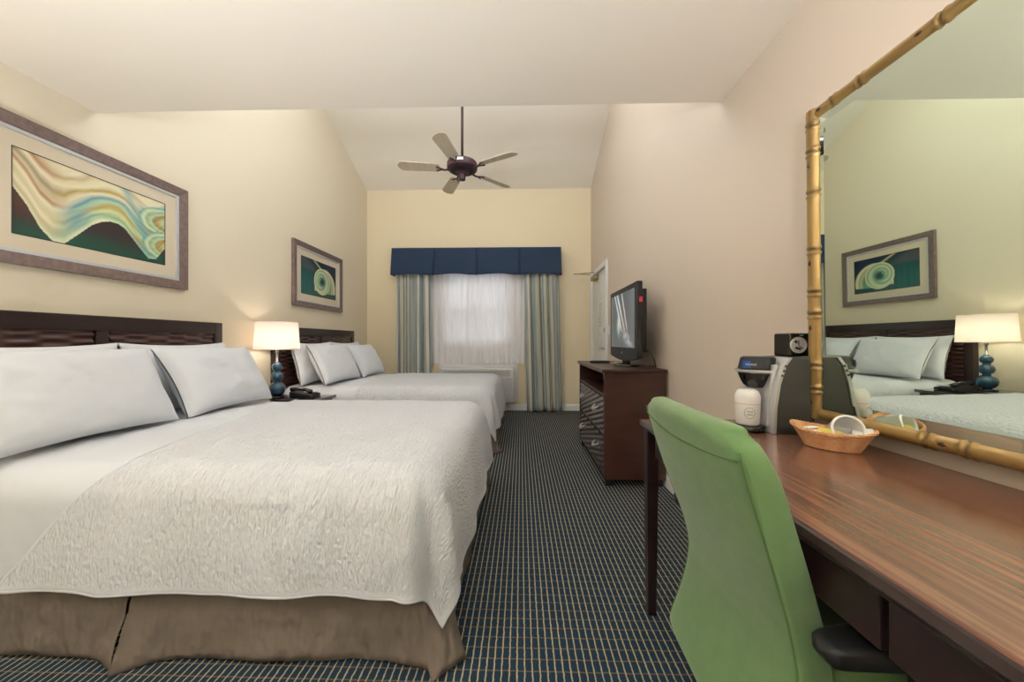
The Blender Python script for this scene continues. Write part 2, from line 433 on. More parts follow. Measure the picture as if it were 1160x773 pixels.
# window in the far wall: double-hung sash
def sash_window(name, x0, x1, z0, z1, y, d=0.13, rail=True):
    r = empty(name, ((x0 + x1) / 2, y, z0), kind='structure')
    m = MB(); t = 0.04
    m.box(x0, x0 + t, y, y + d, z0, z1).box(x1 - t, x1, y, y + d, z0, z1).box(x0 + t, x1 - t, y, y + d, z0, z0 + t).box(x0 + t, x1 - t, y, y + d, z1 - t, z1)
    m.build('window_frame', M['white_paint'], r, bevel=.003)
    zm = 1.58 if rail else (z0 + z1) / 2
    for k, (a, b, yy) in enumerate(((z0 + t, zm + .02, y + .03), (zm - .02, z1 - t, y + .07))):
        m = MB(); X0, X1 = x0 + t, x1 - t; s = .035
        m.box(X0, X0 + s, yy, yy + .03, a, b).box(X1 - s, X1, yy, yy + .03, a, b).box(X0 + s, X1 - s, yy, yy + .03, a, a + s).box(X0 + s, X1 - s, yy, yy + .03, b - s, b)
        sx = m.build('sash', M['white_paint'], r, bevel=.003)
        MB().box(X0 + s, X1 - s, yy + .013, yy + .017, a + s, b - s).build('pane', M['glass'], sx)
    return r
sash_window('window_1', WX0, WX1, WZ0, WZ1, YF + .012)
MB().box(WX0 - .05, WX1 + .05, YF - .008, YF + .012, WZ0 - .03, WZ0).build('trim_1', M['white_paint'], kind='structure', bevel=.004)

# entrance door
r = empty('door_1', (XR, (DY0 + DY1) / 2, 0), kind='structure')
m = MB(); t = .07
for (a, b, c, d) in ((DY0 - t, DY0, 0, DZ + t), (DY1, DY1 + t, 0, DZ + t), (DY0, DY1, DZ, DZ + t)):
    m.box(XR - .018, XR + .0, a, b, c, d)
    m.box(XR - .024, XR - .018, a + .012, b - .012, c, d - .012 if c == 0 else d - .012)
m.build('door_frame', M['white_paint'], r, bevel=.004)
m = MB(); xs = XR + .012
m.box(xs, xs + .04, DY0 + .003, DY1 - .003, .008, DZ - .003)
slab = m.build('door_slab', M['white_paint'], r, bevel=.003)
for (za, zb_) in ((.18, .82), (.95, 1.55), (1.66, 1.93)):
    for (ya, yb_) in ((DY0 + .11, DY0 + .39), (DY0 + .47, DY0 + .75)):
        m = MB(); m.box(xs - .004, xs, ya, yb_, za, zb_)
        m.box(xs - .010, xs - .004, ya + .03, yb_ - .03, za + .03, zb_ - .03)
        m.build('raised_panel', M['white_paint'], slab, bevel=.004)
h = MB(); hy = DY0 + .07
h.box(xs - .008, xs, hy - .025, hy + .025, .90, 1.08)
h.tube([(xs - .008, hy, .98), (xs - .055, hy, .98), (xs - .06, hy + .02, .98), (xs - .06, hy + .13, .975)], .010, 12)
h.build('lever_handle', M['chrome'], r, bevel=.002)
h = MB(); h.lathe((xs - .025, hy, 1.22), [(.026, 0), (.026, .02), (.02, .025)], 20, 'x'); h.build('deadbolt', M['chrome'], r, smooth=True)
n = MB(); n.box(xs - .013, xs - .0105, DY0 + .24, DY0 + .50, 1.20, 1.62)
nt_ = n.build('safety_notice', M['paper'], r)
q = MB()
for i in range(11): q.box(xs - .0136, xs - .013, DY0 + .27, DY0 + .27 + random.uniform(.12, .2), 1.58 - i * .03, 1.588 - i * .03)
q.build('printed_lines', M['paperlines'], nt_)
cl = MB(); cl.box(xs - .07, xs - .001, DY1 - .34, DY1 - .14, 1.955, 2.015)
cb = cl.build('door_closer', M['brass'], r, bevel=.006)
a = MB(); a.tube([(xs - .035, DY1 - .22, 2.015), (xs - .035, DY1 - .22, 2.075), (.80, DY1 - .02, 2.085)], .008, 8)
a.tube([(.80, DY1 - .02, 2.092), (.95, DY1 + .02, 2.092), (XR - .026, DY1 + .03, 2.09)], .007, 8)
a.build('closer_arm', M['chrome'], cb)

# light switch by the door
r = empty('light_switch', (XR, 4.36, 1.17), 'pale wall switch plate beside the entrance door behind the television', 'switch')
MB().box(XR - .007, XR, 4.325, 4.395, 1.16, 1.275).build('plate', M['white_paint'], r, bevel=.002)
MB().box(XR - .013, XR - .007, 4.352, 4.368, 1.2, 1.235).build('toggle', M['white_paint'], r, bevel=.002)

# ------------------------------------------------------------------ beds
BY0, BY1 = 1.19, 2.70            # near bed mattress
BXF = -0.285                      # foot end of the mattress
DYB = 2.21                        # the far bed stands this much deeper
ZM = 0.615                        # mattress top

def make_headboard():
    y0, y1 = 1.14, 2.735; z0, z1 = .28, 1.222
    r = empty('headboard', (XL, (y0 + y1) / 2, 0), 'dark woven wood headboard behind the near bed under the wave painting', 'headboard')
    xb, xf = XL + .002, XL + .062
    m = MB(); s = .07
    ym = (y0 + y1) / 2
    m.box(xb, xf, y0, y0 + s, .02, z1).box(xb, xf, y1 - s, y1, .02, z1).box(xb, xf, y0 + s, y1 - s, z1 - .085, z1).box(xb, xf, y0 + s, y1 - s, z0, z0 + .09)
    m.box(xb, xf - .004, ym - .03, ym + .03, z0 + .09, z1 - .085)
    m.build('frame', M['darkwood'], r, bevel=.004)
    for (a, b) in ((y0 + s, ym - .03), (ym + .03, y1 - s)):
        g = MB(); za, zb_ = z0 + .09, z1 - .085
        def f(u, v):
            y = a + .008 + (b - a - .016) * u; z = za + (zb_ - za) * v
            q = math.cos(2 * PI * z / .042) * math.cos(2 * PI * (y - a - .03) / .25)
            q = math.copysign(abs(q) ** .7, q)
            return (xb + .049 + .0060 * q, y, z)
        g.grid(f, 44, 130)
        g.build('woven_panel', M['weave'], r, smooth=True)
        MB().box(xb, xb + .012, a, b, za, zb_).build('backing', M['dark'], r)
    return r
hb = make_headboard()
hb2 = copy_tree(hb); hb2.location.y += DYB
hb2['label'] = 'dark woven wood headboard behind the far bed beside the lamp'

def skirt_side(p0, p1, nrm, seed, z0=.012, z1=.335, flare=.055, end0=0., end1=0., corner=(0, 0)):
    """hanging panel from p0 to p1 (xy), outward normal nrm"""
    g = MB(); p0 = Vector(p0); p1 = Vector(p1); nrm = Vector(nrm); L = (p1 - p0).length; tan = (p1 - p0) / L
    nu = int(L / .02)
    def f(u, v):
        s = u * L; d = 1 - v
        o = flare * d + .012 * d * math.sin(s * 9 + seed * 2) + .018 * d * nz(s * 5 + seed, v * 2) + .008 * nz(s * 14 + seed, v * 6) + .004 * nz(s * 30 + seed, v * 11)
        o += d ** 1.4 * (end0 * math.exp(-s / .09) + end1 * math.exp(-(L - s) / .09))
        q = p0 + tan * (s + d * (corner[0] * math.exp(-s / .2) + corner[1] * math.exp(-(L - s) / .2))) + nrm * o
        zb = z0 + .012 * nz(s * 3 + seed * 3) - .008 * (end0 * 10 * math.exp(-s / .09) + end1 * 10 * math.exp(-(L - s) / .09)) * .8
        return (q.x, q.y, max(zb, .004) + (z1 - max(zb, .004)) * v)
    g.grid(f, nu, 16)
    return g

def make_bed():
    r = empty('bed', ((XL + BXF) / 2, (BY0 + BY1) / 2, 0), 'near bed with white mattress and taupe skirt with a split pleat', 'bed')
    def slab(x0, x1, y0, y1, z0, z1, q=.15):
        pts = [(x0, y0)] + [(x1 - q + q * math.sin(a), y0 + q - q * math.cos(a)) for a in [PI / 2 * k / 10 for k in range(11)]] + [(x1 - q + q * math.cos(a), y1 - q + q * math.sin(a)) for a in [PI / 2 * k / 10 for k in range(11)]] + [(x0, y1)]
        return MB().prism(pts, z1 - z0, 'z', z0)
    slab(XL + .075, BXF, BY0, BY1, .36, ZM).build('mattress', M['ticking'], r, bevel=.115, seg=6)
    slab(XL + .08, BXF - .01, BY0 + .012, BY1 - .012, .12, .357).build('box_spring', M['dark'], r, bevel=.01)
    for x in (XL + .2, BXF - .15):
        for y in (BY0 + .16, BY1 - .16):
            m = MB(); m.lathe((x, y, 0), [(.02, 0), (.026, .01), (.03, .12)], 16); m.build('leg', M['darkwood'], r, smooth=True)
    ex = -1.335
    for (p0, p1, n_, sd, e0, e1, c) in (
            ((XL + .09, BY0 + .008), (ex - .006, BY0 + .008), (0, -1), 1.3, 0, .07, (0, .012)),
            ((ex + .006, BY0 + .008), (BXF - .055, BY0 + .008), (0, -1), 5.1, .075, .03, (.012, .06)),
            ((BXF - .084, BY0 + .016), (BXF - .010, BY0 + .090), (.7071, -.7071), 3.1, .03, .03, (-.03, .03)),
            ((BXF - .004, BY0 + .06), (BXF - .004, BY1 - .06), (1, 0), 7.7, .02, .02, (-.05, .05)),
            ((BXF - .055, BY1 - .008), (XL + .09, BY1 - .008), (0, 1), 9.2, .03, 0, (0, 0))):
        skirt_side(p0, p1, n_, sd, flare=.035 if abs(n_[0] * n_[1]) < .1 else .095, end0=e0, end1=e1, corner=c).build('bed_skirt', M['skirt'], r, smooth=True, solid=.003)
    return r
bed = make_bed()
bed2 = copy_tree(bed); bed2.location.y += DYB
bed2['label'] = 'far bed with taupe skirt standing by the curtained window'

def drape(x, y, xh_lim, yn, yf, xf, top, seed, R=.07, off=0.0, ripple=1.0, flare=.10, head=False):
    """place one point of a cloth laid flat over the bed: what hangs over the edge goes round the rim and down"""
    Q = .15                                           # the bed's corners are rounded in plan
    ox = max(0, x - (xf - Q)); oy = (yn + Q) - y if y < yn + Q else (y - (yf - Q) if y > yf - Q else 0)
    sy = -1 if y < yn + Q else 1
    dd = math.hypot(ox, oy)
    bx, by = min(x, xf - Q), min(max(y, yn + Q), yf - Q)
    d = dd - (Q - R)
    if dd > 1e-9: d -= max(0, d) * .13 * (2 * ox * oy / (dd * dd)) ** 2
    puff = .012 * sm(0, .5, yf - y) * sm(0, .5, y - yn) + .007 * nz(x * 3.1 + seed, y * 3.1) + .004 * nz(x * 9 + seed, y * 9)
    if d < 1e-9: return (x, y, top + off + puff)
    nx, ny = ox / dd, sy * oy / dd
    phi = math.atan2(oy, ox)                       # 0 = foot side, pi/2 = long side
    arc = R * PI / 2
    if d < arc:
        a = d / R; h = Q - R + R * math.sin(a); dz = R * (1 - math.cos(a))
    else:
        h = Q + (d - arc) * flare; dz = R + (d - arc) * math.sqrt(1 - flare * flare)
    cor = math.sin(2 * phi)                        # 1 in the middle of a corner
    k = sm(.05, .35, d)
    along = x if oy > ox else y
    wob = .009 * math.sin(along * 13 + seed * 3 + 1.5 * nz(along * 3 + seed)) + .013 * nz(along * 7 + seed * 5, d * 3)
    h += ripple * k * ((1 - cor) * (wob + .022) + cor * (.03 + .024 * math.cos(phi * 8 + seed)))
    h += off
    return (bx + nx * h, by + ny * h, top + off - dz + puff * (1 - k))

def make_spread(dy, seed, label, head_edge, drop_n=.258, drop_f=.275, drop_foot=.285):
    top = ZM + .017; yn, yf, xf = BY0 - .016 + dy, BY1 + .016 + dy, BXF + .016
    R = .125; ar = R * PI / 2 - R
    ya, yb_ = yn - drop_n - ar, yf + drop_f + ar; xe = xf + drop_foot + ar
    nu, nv = 150, 170; g = MB(); cl = []
    def f(u, v):
        y = ya + (yb_ - ya) * v; xs_ = head_edge(y - dy)
        x = xs_ + (xe - xs_) * u
        d = 0
        if x > xf - R and (y < yn + R or y > yf - R):          # round the cloth's corner a little so it hangs as one tip
            pass
        cl.append((x, y, sm(.012, .034, min(y - ya, yb_ - y, xe - x))))
        return drape(x, y, 0, yn, yf, xf, top, seed, R)
    g.grid(f, nu, nv)
    o = g.build('bedspread', M['quilt'], smooth=True, solid=-.006, up=True, cloth=cl, label=label, cat='bedspread', group=None, at=((XL + BXF) / 2, (yn + yf) / 2, top))
    # narrow smooth hem along the three hanging edges
    hm = MB()
    def ring():
        for i in range(121): yield (head_edge(ya - dy) + (xe - head_edge(ya - dy)) * i / 120, ya)
        for i in range(1, 121): yield (xe, ya + (yb_ - ya) * i / 120)
        for i in range(1, 121): yield (xe + (head_edge(yb_ - dy) - xe) * i / 120, yb_)
        for i in range(1, 121):
            y_ = yb_ + (ya - yb_) * i / 120; yield (head_edge(y_ - dy), y_)
    pts = [drape(a, b, 0, yn, yf, xf, top, seed, R, off=.001) for a, b in ring()]
    hm.tube([Vector(p) + Vector((0, 0, .002)) for p in pts], .0065, 6)
    hm.build('hem', M['sheet'], o, smooth=True)
    return o

def edge1(y):   # head-side edge of the near bedspread
    t = min(max((y - 1.2) / 1.5, 0), 1)
    x = -1.43 - .27 * t ** .9
    if y < 1.25: x -= .75 * (1.25 - y)
    return x
def edge2(y):
    t = min(max((y - 1.2) / 1.5, 0), 1)
    x = -1.60 - .06 * t
    if y < 1.2: x -= .2 * (1.2 - y)
    return x
make_spread(0, 2.0, 'white puckered bedspread on the near bed with a drooping corner', edge1)
make_spread(DYB, 6.0, 'white puckered bedspread on the far bed near the window', edge2)

def make_sheet(dy, seed, label, head_edge):
    top = ZM + .008; yn, yf, xf = BY0 - .006 + dy, BY1 + .006 + dy, 5
    R = .12; ar = R * PI / 2 - R; g = MB(); ya, yb_ = yn - .243 - ar, yf + .243 + ar
    def f(u, v):
        y = ya + (yb_ - ya) * v; x = -2.325 + (head_edge(y - dy) + .16 + 2.325) * u
        return drape(x, y, 0, yn, yf, 5, top, seed, R, ripple=.5, flare=.03)
    g.grid(f, 40, 120)
    o = g.build('bed_sheet', M['sheet'], smooth=True, solid=-.002, up=True, label=label, cat='sheet', at=(-2.0, (yn + yf) / 2, top))
    return o
make_sheet(0, 2.0, 'smooth white sheet between the pillows and spread of the near bed', edge1)
make_sheet(DYB, 6.0, 'smooth white sheet between the pillows and spread of the far bed', edge2)

def make_pillow(seed, W=.70, Hh=.43, T=.19):
    g = MB(); n = 34
    def side(sg):
        def f(u, v):
            a, b = 2 * u - 1, 2 * v - 1
            sh = max(0, (1 - abs(a) ** 2.8)) ** .48 * max(0, (1 - abs(b) ** 2.8)) ** .44
            ear = .035 * (abs(a) * abs(b)) ** 2
            cut = 1 - .045 * (1 - b * b) * abs(a) ** 3
            cutz = 1 - .06 * (1 - a * a) * abs(b) ** 3
            y = a * W / 2 * (cut + ear); z = b * Hh / 2 * (cutz + ear)
            t = sg * (T / 2 * sh + .004)
            wr = .006 * sh * (nz(a * 3 + seed, b * 3, sg) + .6 * nz(a * 7 + seed, b * 5, sg)) * 1.6
            return (t + sg * wr, y, z)
        return f
    g.grid(side(1), n, n); g.grid(side(-1), n, n)
    return g
def place_pillow(seed, x, y, z, lean, label, group, yaw=0, roll=0, **kw):
    o = make_pillow(seed, **kw).build('pillow', M['linen'], smooth=True, label=label, cat='pillow', group=group)
    o.location = (x, y, z); o.rotation_euler = (math.radians(roll), -math.radians(lean), math.radians(yaw))
    b = o.modifiers.new('weld', 'WELD'); b.merge_threshold = .0005
    return o
for dy, gname, who in ((0, 'pillows on the near bed', 'near'), (DYB, 'pillows on the far bed', 'far')):
    zb = ZM + .033
    place_pillow(1 + dy, -2.00, 1.555 + dy, zb + .195, 26, 'front white pillow on the %s bed, the one %s' % (who, 'closest to the camera' if dy == 0 else 'next to the lamp'), gname, yaw=-1)
    place_pillow(2.2 + dy, -1.995, 2.298 + dy, zb + .19, 28, 'front white pillow on the %s bed, the one %s' % (who, 'next to the lamp' if dy == 0 else 'next to the window wall'), gname, yaw=2, W=.685)
    place_pillow(3.7 + dy, -2.215, 1.565 + dy, zb + .205, 14, 'rear white pillow against the headboard of the %s bed, %s' % (who, 'farther from the lamp' if dy == 0 else 'nearer the lamp'), gname, T=.15)
    place_pillow(4.9 + dy, -2.215, 2.29 + dy, zb + .205, 14, 'rear white pillow against the headboard of the %s bed, %s' % (who, 'nearer the lamp' if dy == 0 else 'nearer the window'), gname, T=.15, W=.69)

# ------------------------------------------------------------------ nightstand, lamp, telephone
NX0, NX1, NY0, NY1, NZ = XL + .02, -1.76, 2.775, 3.33, .57
r = empty('nightstand', ((NX0 + NX1) / 2, (NY0 + NY1) / 2, 0), 'dark wood nightstand standing between the two beds', 'nightstand')
MB().box(NX0, NX1, NY0, NY1, NZ - .028, NZ).build('top', M['polished'], r, bevel=.006)
m = MB(); m.box(NX0 + .01, NX1 - .03, NY0 + .02, NY0 + .04, .06, NZ - .028).box(NX0 + .01, NX1 - .03, NY1 - .04, NY1 - .02, .06, NZ - .028).box(NX0 + .01, NX0 + .025, NY0 + .04, NY1 - .04, .06, NZ - .028).box(NX0 + .025, NX1 - .03, NY0 + .04, NY1 - .04, .06, .08)
m.build('body', M['dresserwood'], r, bevel=.002)
for (a, b) in ((.095, .305), (.32, .53)):
    d = MB(); d.box(NX1 - .035, NX1 - .015, NY0 + .045, NY1 - .045, a, b); dd = d.build('drawer', M['weave'], r, bevel=.003)
    k = MB(); k.tube([(NX1 - .015, 3.02, (a + b) / 2), (NX1 + .004, 3.03, (a + b) / 2), (NX1 + .004, 3.08, (a + b) / 2), (NX1 - .015, 3.09, (a + b) / 2)], .005, 8); k.build('handle', M['chrome'], dd)
for x in (NX0 + .05, NX1 - .07):
    for y in (NY0 + .05, NY1 - .05):
        MB().taper((x, y, 0), (.016, .016), (x, y, .06), (.022, .022)).build('foot', M['darkwood'], r)

LX, LY = -2.205, 3.142
r = empty('table_lamp', (LX, LY, NZ), 'lit table lamp with three stacked blue balls and a white shade on the nightstand', 'lamp')
MB().lathe((LX, LY, NZ), [(.062, 0), (.064, .006), (.06, .014), (.03, .018)], 32).build('base', M['glossblack'], r, smooth=False, bevel=.002)
m = MB(); m.ball((LX, LY, NZ + .014 + .065), .067, sz=.97); m.ball((LX, LY, NZ + .19), .049); m.ball((LX, LY, NZ + .277), .041)
for zz, rr in ((.143, .026), (.238, .024)): m.lathe((LX, LY, NZ + zz - .006), [(rr, 0), (rr, .012)], 24)
m.build('ball_stem', M['bluelamp'], r, smooth=True)
m = MB(); m.lathe((LX, LY, NZ + .316), [(.016, 0), (.016, .008), (.009, .012), (.009, .085), (.014, .09), (.014, .13), (.004, .132), (.004, .36)], 20)
for a in (0, 2.1, 4.2): m.tube([(LX, LY, NZ + .668), (LX + .162 * math.cos(a), LY + .162 * math.sin(a), NZ + .675)], .0022, 6)
m.build('neck', M['chrome'], r, smooth=True)
bu = MB(); bu.ball((LX, LY, NZ + .52), .032, 20, 12, sz=1.25); bu.build('bulb', M['bulb'], r, smooth=True)
sh = MB(); z0, z1 = 1.006, 1.25
def shp(u, v):
    a = 2 * PI * u; R = .178 + (.165 - .178) * v
    return (LX + R * math.cos(a), LY + R * math.sin(a), z0 + (z1 - z0) * v)
sh.grid(shp, 64, 10)
shade = sh.build('lamp_shade', M['shade'], r, smooth=True)
for zz, rr in ((z0, .178), (z1, .165)):
    tr = MB(); tr.tube([(LX + rr * math.cos(2 * PI * k / 64), LY + rr * math.sin(2 * PI * k / 64), zz) for k in range(65)], .0022, 6); tr.build('shade_trim', M['shade'], shade, smooth=True)

r = empty('telephone', (-1.98, 3.19, NZ), 'black desk telephone with handset on the nightstand beside the lamp', 'telephone')
m = MB(); m.prism([(-2.075, NZ + .002), (-1.885, NZ + .002), (-1.885, NZ + .022), (-2.075, NZ + .055)], .17, 'y', 3.11); m.build('body', M['black'], r, bevel=.005)
m = MB(); m.box(-2.02, -1.90, 3.19, 3.265, NZ + .036, NZ + .042); m.build('keypad', M['silver'], r, bevel=.001)
h = MB(); h.tube([(-2.07, 3.135, NZ + .07), (-2.02, 3.135, NZ + .08), (-1.94, 3.135, NZ + .072), (-1.885, 3.135, NZ + .052)], [.02, .015, .015, .02], 12); h.build('handset', M['glossblack'], r, smooth=True)
m = MB(); m.tube([(-1.885, 3.13, NZ + .02)] + [(-1.86 + .018 * math.cos(k * .9) , 3.10 - .012 * k * .5, NZ + .012 + .008 * math.sin(k * .9)) for k in range(12)], .0035, 6); m.build('cord', M['black'], r, smooth=True)
m = MB().box(-2.03, -1.90, 2.90, 2.99, NZ + .0008, NZ + .016); m.build('remote_control', M['black'], bevel=.004, label='small black remote control lying on the nightstand by the lamp base', cat='remote control')

# ------------------------------------------------------------------ framed pictures
def lerp(a, b, t): return tuple(a[i] + (b[i] - a[i]) * t for i in range(4))
def ramp(st, t):
    if t <= st[0][0]: return st[0][1]
    for (a, ca), (b, cb_) in zip(st, st[1:]):
        if t <= b: return lerp(ca, cb_, (t - a) / (b - a))
    return st[-1][1]
LOW = [(0, .55), (.07, .38), (.14, .15), (.206, .03), (.27, .03), (.33, .14), (.435, .34), (.5, .42), (.556, .456), (.62, .455), (.667, .42), (.77, .224), (.856, .075), (.92, .09), (1, .28)]
def low(u):
    for (a, ca), (b, cb_) in zip(LOW, LOW[1:]):
        if u <= b: return ca + (cb_ - ca) * ((u - a) / (b - a))
    return LOW[-1][1]
CREAM, TAN, OCH, BLU, GRN, RUST, PLUM, DGR, LTG = rgb(222, 214, 180), rgb(186, 164, 122), rgb(176, 146, 62), rgb(92, 148, 158), rgb(138, 170, 128), rgb(160, 92, 52), rgb(52, 40, 42), rgb(24, 74, 60), rgb(176, 204, 160)
def art_wave(u, v):
    l = low(u)
    l = l + .0
    if v < l:
        t = v / max(l, .05)
        c = lerp(DGR, PLUM, sm(.1, .75, v / .42 + .12 * nz(u * 3, v * 4)))
        if u < .2: c = lerp(c, rgb(96, 58, 44), .5 * sm(.1, .4, v))
        return c
    # flow coordinate: the wave's ridge, flattening upwards
    w = (v - l) / (1.0 - .55 * l)
    w2 = w + .05 * nz(u * 3.3, v * 2.5) + .10 * (u - .5) * w
    left = [(0, CREAM), (.05, rgb(206, 206, 164)), (.12, TAN), (.2, CREAM), (.30, rgb(200, 186, 140)), (.40, CREAM), (.46, RUST), (.50, rgb(198, 186, 146)), (.60, rgb(150, 130, 98)), (.68, CREAM), (.78, RUST), (.82, TAN), (1.0, CREAM)]
    mid = [(0, CREAM), (.05, LTG), (.12, GRN), (.18, rgb(200, 210, 150)), (.26, OCH), (.32, LTG), (.40, BLU), (.50, CREAM), (.58, OCH), (.66, CREAM), (.76, rgb(214, 200, 158)), (.82, TAN), (.9, CREAM), (1.0, rgb(222, 210, 172))]
    rgt = [(0, LTG), (.10, rgb(110, 168, 150)), (.2, OCH), (.28, LTG), (.38, GRN), (.46, BLU), (.55, OCH), (.62, LTG), (.72, GRN), (.85, BLU), (1, CREAM)]
    cl_ = ramp(left, min(w2, 1)); cm = ramp(mid, min(w2 * 1.05 + .06 * nz(u * 5, v * 5 + 9), 1)); cr = ramp(rgt, min(w * 1.2 + .3 * (1 - u), 1))
    c = lerp(cl_, cm, sm(.14, .36, u + .08 * nz(v * 4, 3))); c = lerp(c, cr, sm(.66, .82, u - .18 * (v - .5)))
    bl = math.exp(-((u - (.33 + .38 * (v - .33))) / .06) ** 2) * math.exp(-((v - .36) / .17) ** 2)
    c = lerp(c, BLU, .9 * bl)
    bl = math.exp(-((u - (.80 - .28 * (v - .5))) / .035) ** 2)
    c = lerp(c, rgb(96, 160, 160), .65 * bl * sm(.2, .4, v))
    for (qx, qy, rx, ry) in ((1.03, .66, .27, .24), (1.05, .30, .26, .24)):
        rr = math.hypot((u - qx) / rx, (v - qy) / ry)
        if rr < 1 and u > .74:
            cc = ramp([(0, BLU), (.2, LTG), (.34, OCH), (.48, rgb(150, 120, 52)), (.56, LTG), (.70, GRN), (.80, rgb(206, 216, 168)), (.92, rgb(92, 160, 150)), (1, BLU)], rr + .05 * nz(u * 9, v * 9))
            c = lerp(c, cc, .9 * sm(1, .93, rr))
    st = .5 + .5 * math.sin(w * 70 + 3 * nz(u * 4, v * 4)); c = lerp(c, rgb(236, 230, 204), .14 * st)
    return c
def art_shell(u, v):
    c = lerp(rgb(14, 74, 76), rgb(20, 40, 62), sm(.5, .95, v + .35 * (u - .5)))
    c = lerp(c, rgb(22, 112, 100), .55 * sm(.55, .1, u) * sm(.7, .3, v) * (.6 + .4 * math.sin(u * 70 + 2 * nz(u * 20, v * 2))))
    if v > .62: c = lerp(c, rgb(82, 84, 84), .8 * sm(.62, .75, v) * sm(.55, .3, u + (v - .7)))
    # trailing arc to the upper left
    cx, cy = .58, .45; dx, dy = (u - cx) / .235, (v - cy) / .36
    R = math.hypot(dx, dy); a = math.atan2(dy, dx)
    arc = abs((v - .78) - (.56 - u) * .9) ; 
    if u < .60 and v > .70: c = lerp(c, rgb(206, 196, 146), .85 * math.exp(-(arc / .03) ** 2))
    # wing sweeping to the lower right
    wx, wy = (u - .66) / .33, (v - .30) / .52
    if wx > -.9 and wx * wx + wy * wy < 1 and v > .14 + .1 * abs(u - .7):
        t = math.hypot(wx, wy)
        c = lerp(rgb(120, 164, 130), rgb(222, 210, 166), sm(.45, .95, t)); c = lerp(c, rgb(60, 112, 100), .4 * (.5 + .5 * math.sin(t * 26)))
    if R < 1:
        R2 = math.hypot(dx + .34 * (1 - R), dy - .18 * (1 - R)); s = (.5 + .5 * math.sin(a + R2 * 19)) ** .6
        c = lerp(rgb(120, 168, 138), rgb(206, 212, 172), s * sm(0, .9, R)); c = lerp(rgb(16, 66, 70), c, sm(.12, .5, R))
        if R2 < .10: c = rgb(120, 160, 150)
        c = lerp(c, rgb(216, 208, 164), sm(.86, .97, R))
    return c

def make_picture(y0, zb, fn, label):
    W, Hh = 1.015, .71
    r = empty('framed_picture', (XL, y0 + W / 2, zb), label, 'picture', 'framed pictures over the headboards')
    x0 = XL + .001; y1 = y0 + W; z0, z1 = zb, zb + Hh
    def ring(name, a, b, xb, xf, m_, bev):
        k = MB()
        prof = [(a, xb), (a, xf), (b, xf - .008 if name == 'frame' else xf), (b, xb)]
        cs = []
        for (cy, sy) in ((y0, 1), (y1, -1)):
            pass
        corners = [(1, 1), (-1, 1), (-1, -1), (1, -1)]; vs = []
        for (sy, sz) in corners:
            for (d, xx) in prof:
                vs.append((xx, (y0 + d) if sy > 0 else (y1 - d), (z0 + d) if sz > 0 else (z1 - d)))
        fs = [(i * 4 + j, i * 4 + (j + 1) % 4, ((i + 1) % 4) * 4 + (j + 1) % 4, ((i + 1) % 4) * 4 + j) for i in range(4) for j in range(4)]
        k.add(vs, fs)
        return k.build(name, m_, r, bevel=bev)
    ring('frame', 0, .058, x0, x0 + .034, M['frame'], .003)
    ring('liner', .058, .076, x0, x0 + .022, M['liner'], .002)
    ring('mat_board', .076, .148, x0, x0 + .012, M['matboard'], 0)
    a = .148; g = MB(); n1, n2 = 200, 130; cols = []
    def f(u, v):
        cols.append(fn(u, v)); return (x0 + .0105, y0 + a + (W - 2 * a) * u, z0 + a - .012 + (Hh - 2 * a + .024) * v)
    g.grid(f, n1, n2); g.build('print', M['art'], r, cols=cols)
    e = MB(); yy0, yy1, zz0, zz1 = y0 + a, y1 - a, z0 + a, z1 - a
    for p, q in (((yy0, zz0), (yy1, zz0)), ((yy1, zz0), (yy1, zz1)), ((yy1, zz1), (yy0, zz1)), ((yy0, zz1), (yy0, zz0))):
        e.tube([(x0 + .013, *p), (x0 + .013, *q)], .002, 4)
    e.build('fillet', M['black'], r)
    return r
make_picture(1.462, 1.445, art_wave, 'framed abstract painting of a cream and green wave over the near bed')
make_picture(3.66, 1.46, art_shell, 'framed picture of a pale spiral shell on teal over the far bed')

# ------------------------------------------------------------------ window dressing
yc = 5.372
def valance():
    r = empty('valance', (-.665, YF, 2.08), 'navy box-pleated valance over the window curtains', 'valance')
    x0, x1 = -1.955, .60; pl = [-1.31, -.665, -.02]; z0, z1 = 2.085, 2.488; yf = YF - .205
    m = MB()
    def f(u, v):
        x = x0 + (x1 - x0) * u; d = 1 - v
        o = .012 * math.sin(8 * u * PI) * d
        for p in pl:
            q = abs(x - p); o -= (.055 * math.exp(-(q / .007) ** 2)) * (.35 + .65 * d); o += .010 * math.exp(-((q - .03) / .03) ** 2) * d
        zz = z0 + .010 * math.cos((x - x0) / .6425 * 2 * PI) * -1 * (1 if d > .9 else d) + .004 * nz(x * 6)
        o += .006 * nz(x * 5, v * 3) * d
        return ((x - -.67) * (1 + .012 * d) - .67, yf - o - .015 * d, zz * d + z1 * v)
    m.grid(f, 240, 14)
    m.build('front', M['navy'], r, smooth=True, solid=.004)
    for xx in (x0 + .001, x1 - .001):
        k = MB()
        def s(u, v, xx=xx):
            d = 1 - v; return ((xx + .67) * (1 + .012 * d) - .67, yf - .015 * d + (YF - .004 - yf) * u, z0 + (z1 - z0) * v)
        k.grid(s, 8, 8); k.build('side_return', M['navy'], r, solid=.003)
    MB().box(x0 + .01, x1 - .01, yf + .005, YF - .002, z1 - .02, z1).build('top_board', M['navy'], r)
    return r
valance()
